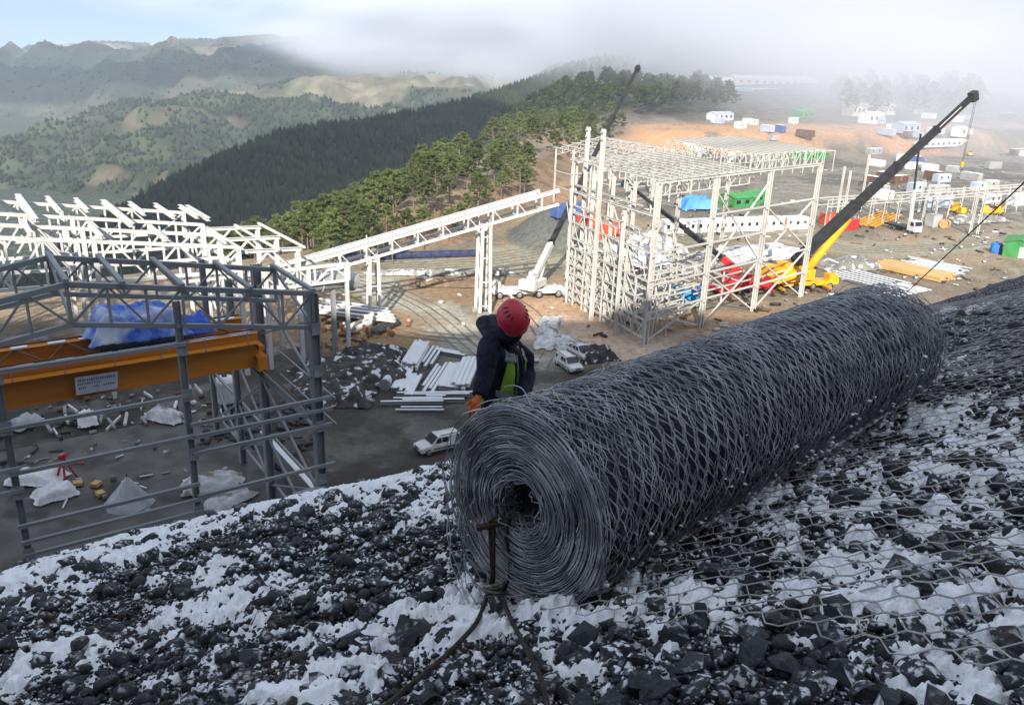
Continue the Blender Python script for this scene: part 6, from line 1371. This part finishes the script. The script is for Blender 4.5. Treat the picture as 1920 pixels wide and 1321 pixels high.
J['rk'] = (J['rh']+J['ra'])/2+V(-.02, -.09, .02); J['lk'] = (J['lh']+J['la'])/2+V(.02, -.09, .02); J['rt'] = J['ra']+V(.05, -.17, -.02); J['lt'] = J['la']+V(.08, -.16, -.02)
HDIR = V(.30, -.72, -.62); HDIR /= np.linalg.norm(HDIR)         # where the face points: down towards the roll
def skin(name, pts, edges, rad, m, parent, sub=2):
    me = bpy.data.meshes.new(name); keys = list(pts); me.from_pydata([tuple(pts[k]) for k in keys], [(keys.index(a), keys.index(b)) for a, b in edges], []); me.update()
    o = bpy.data.objects.new(name, me); COL.objects.link(o); o.parent = parent; o.matrix_basis = WM(parent).inverted(); o.modifiers.new('skin', 'SKIN').use_smooth_shade = True
    sv_ = me.skin_vertices[0].data if me.skin_vertices else None
    if sv_ is None:
        bm = bmesh.new(); bm.from_mesh(me); bm.verts.layers.skin.verify(); bm.to_mesh(me); bm.free(); sv_ = me.skin_vertices[0].data
    for i, k in enumerate(keys): sv_[i].radius = rad[k] if hasattr(rad[k], '__len__') else (rad[k], rad[k]); sv_[i].use_root = (i == 0)
    o.modifiers.new('smooth', 'SUBSURF').levels = sub; o.modifiers['smooth'].render_levels = sub; me.materials.append(m); return o
bp = {'pel': J['pel']}; bp.update({k: v for k, v in J.items() if k != 'pel'}); R_ = dict(pel=.13, waist=.11, chest=.11, neck=.062, jaw=.075, head=.088, rs=.046, re=.036, rw=.026, ls=.046, le=.036, lw=.026, rh=.085, rk=.06, ra=.045, rt=.035, lh=.085, lk=.06, la=.045, lt=.035)
E_ = [('pel', 'waist'), ('waist', 'chest'), ('chest', 'neck'), ('neck', 'jaw'), ('jaw', 'head'), ('chest', 'rs'), ('rs', 're'), ('re', 'rw'), ('chest', 'ls'), ('ls', 'le'), ('le', 'lw'), ('pel', 'rh'), ('rh', 'rk'), ('rk', 'ra'), ('ra', 'rt'), ('pel', 'lh'), ('lh', 'lk'), ('lk', 'la'), ('la', 'lt')]
def hand(pre, w, el, inward):
    d = w-el; d /= np.linalg.norm(d); palm = w+d*.075; bp[pre+'p'] = palm; R_[pre+'p'] = .022; E_.append((pre+'w', pre+'p'))
    s = np.cross(d, V(0, -.5, .85)); s /= np.linalg.norm(s); c = np.cross(s, d)
    for i, ln in enumerate((.072, .082, .076, .060)):
        k0, k1, k2 = (pre+'f%d%d' % (i, q) for q in range(3)); o = s*(.030-.020*i)
        bp[k0] = palm+o+d*.026; bp[k1] = palm+o*1.05+d*(.026+ln*.55)-c*.014; bp[k2] = palm+o*1.05+d*(.026+ln*.8)-c*.045
        R_[k0] = R_[k1] = .0095; R_[k2] = .008; E_.extend([(pre+'p', k0), (k0, k1), (k1, k2)])
    k0, k1 = pre+'t0', pre+'t1'; bp[k0] = w+d*.055+s*.045*inward-c*.01; bp[k1] = w+d*.10+s*.06*inward-c*.03; R_[k0] = .0115; R_[k1] = .010; E_.extend([(pre+'p', k0), (k0, k1)]); return d, s, c
for pre, el in (('r', 're'), ('l', 'le')): hand(pre, J[pre+'w'], J[el], 1)
body = skin('body', bp, E_, R_, M_skin, man)
# gloves: the same finger layout a little thicker
for pre in ('r', 'l'):
    keys = [pre+'w', pre+'p']+[k for k in bp if len(k) > 2 and k[0] == pre and k[1] in 'ft' and k[2].isdigit()]
    ee = [(a, b) for a, b in E_ if a in keys and b in keys]; skin('glove', {k: bp[k] for k in keys}, ee, {k: R_[k]*1.12+.0015 for k in keys}, M_glove, man)
def remesh(o, vox=.013, it=6):
    r = o.modifiers.new('fuse', 'REMESH'); r.mode = 'VOXEL'; r.voxel_size = vox; r.use_smooth_shade = True; s = o.modifiers.new('soften', 'SMOOTH'); s.iterations = it; s.factor = .5; return o
acr = J['ls']-J['rs']; acr /= np.linalg.norm(acr); up_t = J['neck']-J['waist']; up_t /= np.linalg.norm(up_t); fr = np.cross(up_t, acr); fr /= np.linalg.norm(fr); fr = fr if fr[1] < 0 else -fr
prof = [(-.34, .175, .135), (-.22, .180, .140), (-.06, .185, .145), (.10, .205, .155), (.22, .225, .160), (.32, .215, .145), (.385, .15, .11), (.43, .085, .085)]
def torso(h, a, off=0.0):
    rx = np.interp(h, [p[0] for p in prof], [p[1] for p in prof])+off; ry = np.interp(h, [p[0] for p in prof], [p[2] for p in prof])+off
    base = J['waist']+up_t*h + (J['neck']-J['waist']-up_t*np.dot(J['neck']-J['waist'], up_t))*0
    return base + acr*rx*math.sin(a) + fr*ry*math.cos(a)
b = MB(); n = 24; rings = [[torso(h, 2*math.pi*k/n) for k in range(n)] for h in np.linspace(-.34, .43, 14)]; b.v = []; 
loft = loft_sections(rings); b.add(loft.v, loft.f)
for s, e, w in (('rs', 're', 'rw'), ('ls', 'le', 'lw')):
    S, E2_, W_ = J[s], J[e], J[w]; cpt = torso(.27, -1.0 if s == 'rs' else 1.0, -.07); b.tube([cpt, S, S+(E2_-S)*.35, S+(E2_-S)*.7, E2_, E2_+(W_-E2_)*.5, W_+(W_-E2_)*.12], [.085, .092, .084, .074, .070, .064, .052], 14)
jk = b.build('jacket', M_navy, man, smooth=True, local=False); remesh(jk)
b = MB()
for h_, k_, a_ in (('rh', 'rk', 'ra'), ('lh', 'lk', 'la')): b.tube([J['pel']+V(0, 0, .12), J[h_], J[k_]+V(0, .01, .18), J[k_], (J[k_]+J[a_])/2, J[a_]+V(0, 0, .05)], [.145, .118, .095, .082, .082, .076], 14)
tr_ = b.build('trousers', M_trous, man, smooth=True, local=False); remesh(tr_)
for a_, t_ in (('ra', 'rt'), ('la', 'lt')):
    b = MB(); b.tube([J[a_]+V(0, 0, .12), J[a_]+V(0, .01, 0), J[a_]*.5+J[t_]*.5+V(0, 0, -.01), J[t_]+(J[t_]-J[a_])*.25], [.066, .062, .058, .040], 12); remesh(b.build('boot', M_boot, man, smooth=True, local=False))
# hi-vis vest: two front panels, back panel, shoulder straps, bands
def panel(name, a0, a1, h0, h1, m, off=.014, nn_=10, shape=None):
    b = MB(); g = []
    for i in range(14):
        h = h0+(h1-h0)*i/13; u0, u1 = (a0, a1) if shape is None else shape(i/13)
        for k in range(nn_): g.append(torso(h, u0+(u1-u0)*k/(nn_-1), off))
    b.add(g, [tuple(q) for q in grid_faces(14, nn_)]); o = b.build(name, m, man, smooth=True, local=False); s = o.modifiers.new('thickness', 'SOLIDIFY'); s.thickness = .006; return o
panel('vest_front', 0, 0, -.16, .36, M_hiv, shape=lambda t: (-.22-.10*t, -1.10+.55*t)); panel('vest_front', 0, 0, -.16, .36, M_hiv, shape=lambda t: (.30+.08*t, 1.10-.5*t))
panel('vest_back', 1.75, 4.53, -.16, .34, M_hiv)
for lo_, hi_ in ((-.02, .03), (.30, .37)):
    panel('reflective_band', -1.08 if lo_ < 0 else -.75, -.24, lo_, hi_, M_refl, .021); panel('reflective_band', .34, 1.06 if lo_ < 0 else .7, lo_, hi_, M_refl, .021); panel('reflective_band', 1.8, 4.5, lo_, hi_, M_refl, .021)
for s in (-1, 1):
    b = MB(); b.tube([torso(.34, s*.5, .012), torso(.385, s*.9, .016), torso(.395, s*1.6, .016), torso(.385, s*2.2, .016), torso(.32, s*2.6, .012)], .014, 8); b.build('shoulder_strap', M_refl, man, smooth=True, local=False)
    b = MB(); b.tube([torso(h, s*.16, .016) for h in np.linspace(-.2, .36, 8)], .008, 6); b.build('harness_webbing', M_refl if s < 0 else M_hood, man, smooth=True, local=False)
for i, (h, a) in enumerate(((-.12, .1), (-.18, -.35), (-.2, .5), (-.08, -.1))):
    c_ = torso(h, a, .03); b = MB(); b.tube([c_+acr*.022*math.cos(q)+up_t*.042*math.sin(q)+fr*.006*math.sin(2*q) for q in np.linspace(0, 6.28, 16)], .005, 6, False); b.build('carabiner', M_rim, man, smooth=True, local=False)
b = MB(); b.tube([torso(-.24, a, .012) for a in np.linspace(0, 6.28, 26)], .018, 8, False); b.build('belt', M_boot, man, smooth=True, local=False)
b = MB(); pc_ = torso(-.24, -1.15, .07); b.tube([pc_+V(0, 0, .05), pc_-V(0, 0, .02), pc_-V(0, 0, .13)], [.055, .06, .05], 12); b.build('tool_pouch', M_boot, man, smooth=True, local=False)
# hood lying around the neck
b = MB(); hc = J['neck']+V(-.015, .035, .0)
for k, (rr_, zz_, tk) in enumerate(((.112, -.02, .042), (.105, .03, .040), (.098, .07, .030))): b.tube([hc+acr*rr_*math.sin(a)+fr*rr_*.95*math.cos(a)*(1 if math.cos(a) < 0 else .75)+V(0, 0, zz_+(.05*max(0, -math.cos(a)))) for a in np.linspace(0, 6.28, 22)], tk, 10, False)
b.tube([hc-acr*.16-fr*.02+V(0, 0, -.03), hc-acr*.11-fr*.10+V(0, 0, .07), hc-fr*.15+V(0, 0, .05), hc+acr*.10-fr*.08], [.03, .07, .075, .03], 10)
remesh(b.build('hood', M_hood, man, smooth=True, local=False), .012, 8)
# face
H = J['head']; hx = np.cross(HDIR, V(0, 0, 1)); hx /= np.linalg.norm(hx); hu = np.cross(hx, HDIR)
def fpt(x, u, f): return H+hx*x+hu*u+HDIR*f
b = MB(); b.tube([fpt(0, .0, .088), fpt(0, -.02, .105), fpt(0, -.045, .112), fpt(0, -.055, .090)], [.008, .012, .016, .010], 8); b.build('nose', M_skin, man, smooth=True, local=False)
for s in (-1, 1):
    b = MB(); b.tube([fpt(s*.034, .008, .080), fpt(s*.034, .008, .090)], [.014, .008], 10); b.build('eye', M_cab, man, smooth=True, local=False)
    b = MB(); b.tube([fpt(s*.092, -.015, -.01), fpt(s*.100, .01, -.015), fpt(s*.094, .025, -.01)], [.012, .02, .012], 8); b.build('ear', M_skin, man, smooth=True, local=False)
b = MB(); b.tube([fpt(-.026, -.082, .078), fpt(0, -.085, .088), fpt(.026, -.082, .078)], .007, 6); b.build('mouth', M_oran_red, man, smooth=True, local=False)
b = MB(); b.tube([J['neck']-V(0, 0, .03), J['neck']*.4+J['jaw']*.6, J['jaw']-HDIR*.005], [.088, .086, .084], 14); b.build('neck_warmer', M_navy, man, smooth=True, local=False)
# helmet: shell with brim ridge, vents, rim and strap
HC = H+hu*.020-HDIR*.012; b = MB(); nu, nv = 20, 40; P = []
for i in range(nu):
    t = (i/(nu-1))*math.pi*.56
    for k in range(nv):
        a = 2*math.pi*k/nv; r = math.sin(t); x, f, u = .112*r*math.sin(a), .138*r*math.cos(a), .124*math.cos(t)
        f += .010*max(0, math.cos(a))*sstep(1.2, 1.75, t); x *= 1+.03*sstep(1.2, 1.75, t); u += .006*math.cos(a*2)*sstep(.4, 1.2, t)
        P.append(HC+hx*x+HDIR*f+hu*u)
b.add(P, [tuple(q) for q in grid_faces(nu, nv, True)]); hl = b.build('helmet', M_helm, man, smooth=True, local=False); hl.modifiers.new('thickness', 'SOLIDIFY').thickness = .006
rim_ = P[-nv:]; b = MB(); b.tube(rim_+rim_[:1], .006, 8, False); b.build('helmet_rim', M_helm, hl, smooth=True, local=True)
bpy.data.objects[[o.name for o in bpy.data.objects if o.name.startswith('helmet_rim')][0]].matrix_basis = Matrix.Identity(4)
def hsurf(t, a, o=.004): r = math.sin(t); return HC+hx*(.112+o)*r*math.sin(a)+HDIR*(.138+o)*r*math.cos(a)+hu*(.124+o)*math.cos(t)
for s in (-1, 1):
    for j in range(4):
        t0 = .78+.0*j; a0 = s*(.75+.36*j); b = MB(); b.tube([hsurf(t0-.20, a0-.06*s, .0005), hsurf(t0, a0+.03*s, .0015), hsurf(t0+.22, a0+.10*s, .0005)], [.002, .0055, .002], 8); b.build('vent', M_black, hl, smooth=True)
    b = MB(); b.tube([hsurf(1.3, s*(.8+.06*q), .003) for q in range(8)], .006, 6); b.build('shell_groove', mat('deep_red', (.34, .012, .025), .5) if s < 0 else bpy.data.materials['deep_red'], hl, smooth=True)
    b = MB(); b.tube([fpt(s*.095, .03, .0), fpt(s*.092, -.04, .02), fpt(s*.05, -.11, .04), fpt(0, -.125, .05)], .006, 6); b.build('chin_strap', M_black, man, smooth=True, local=False)
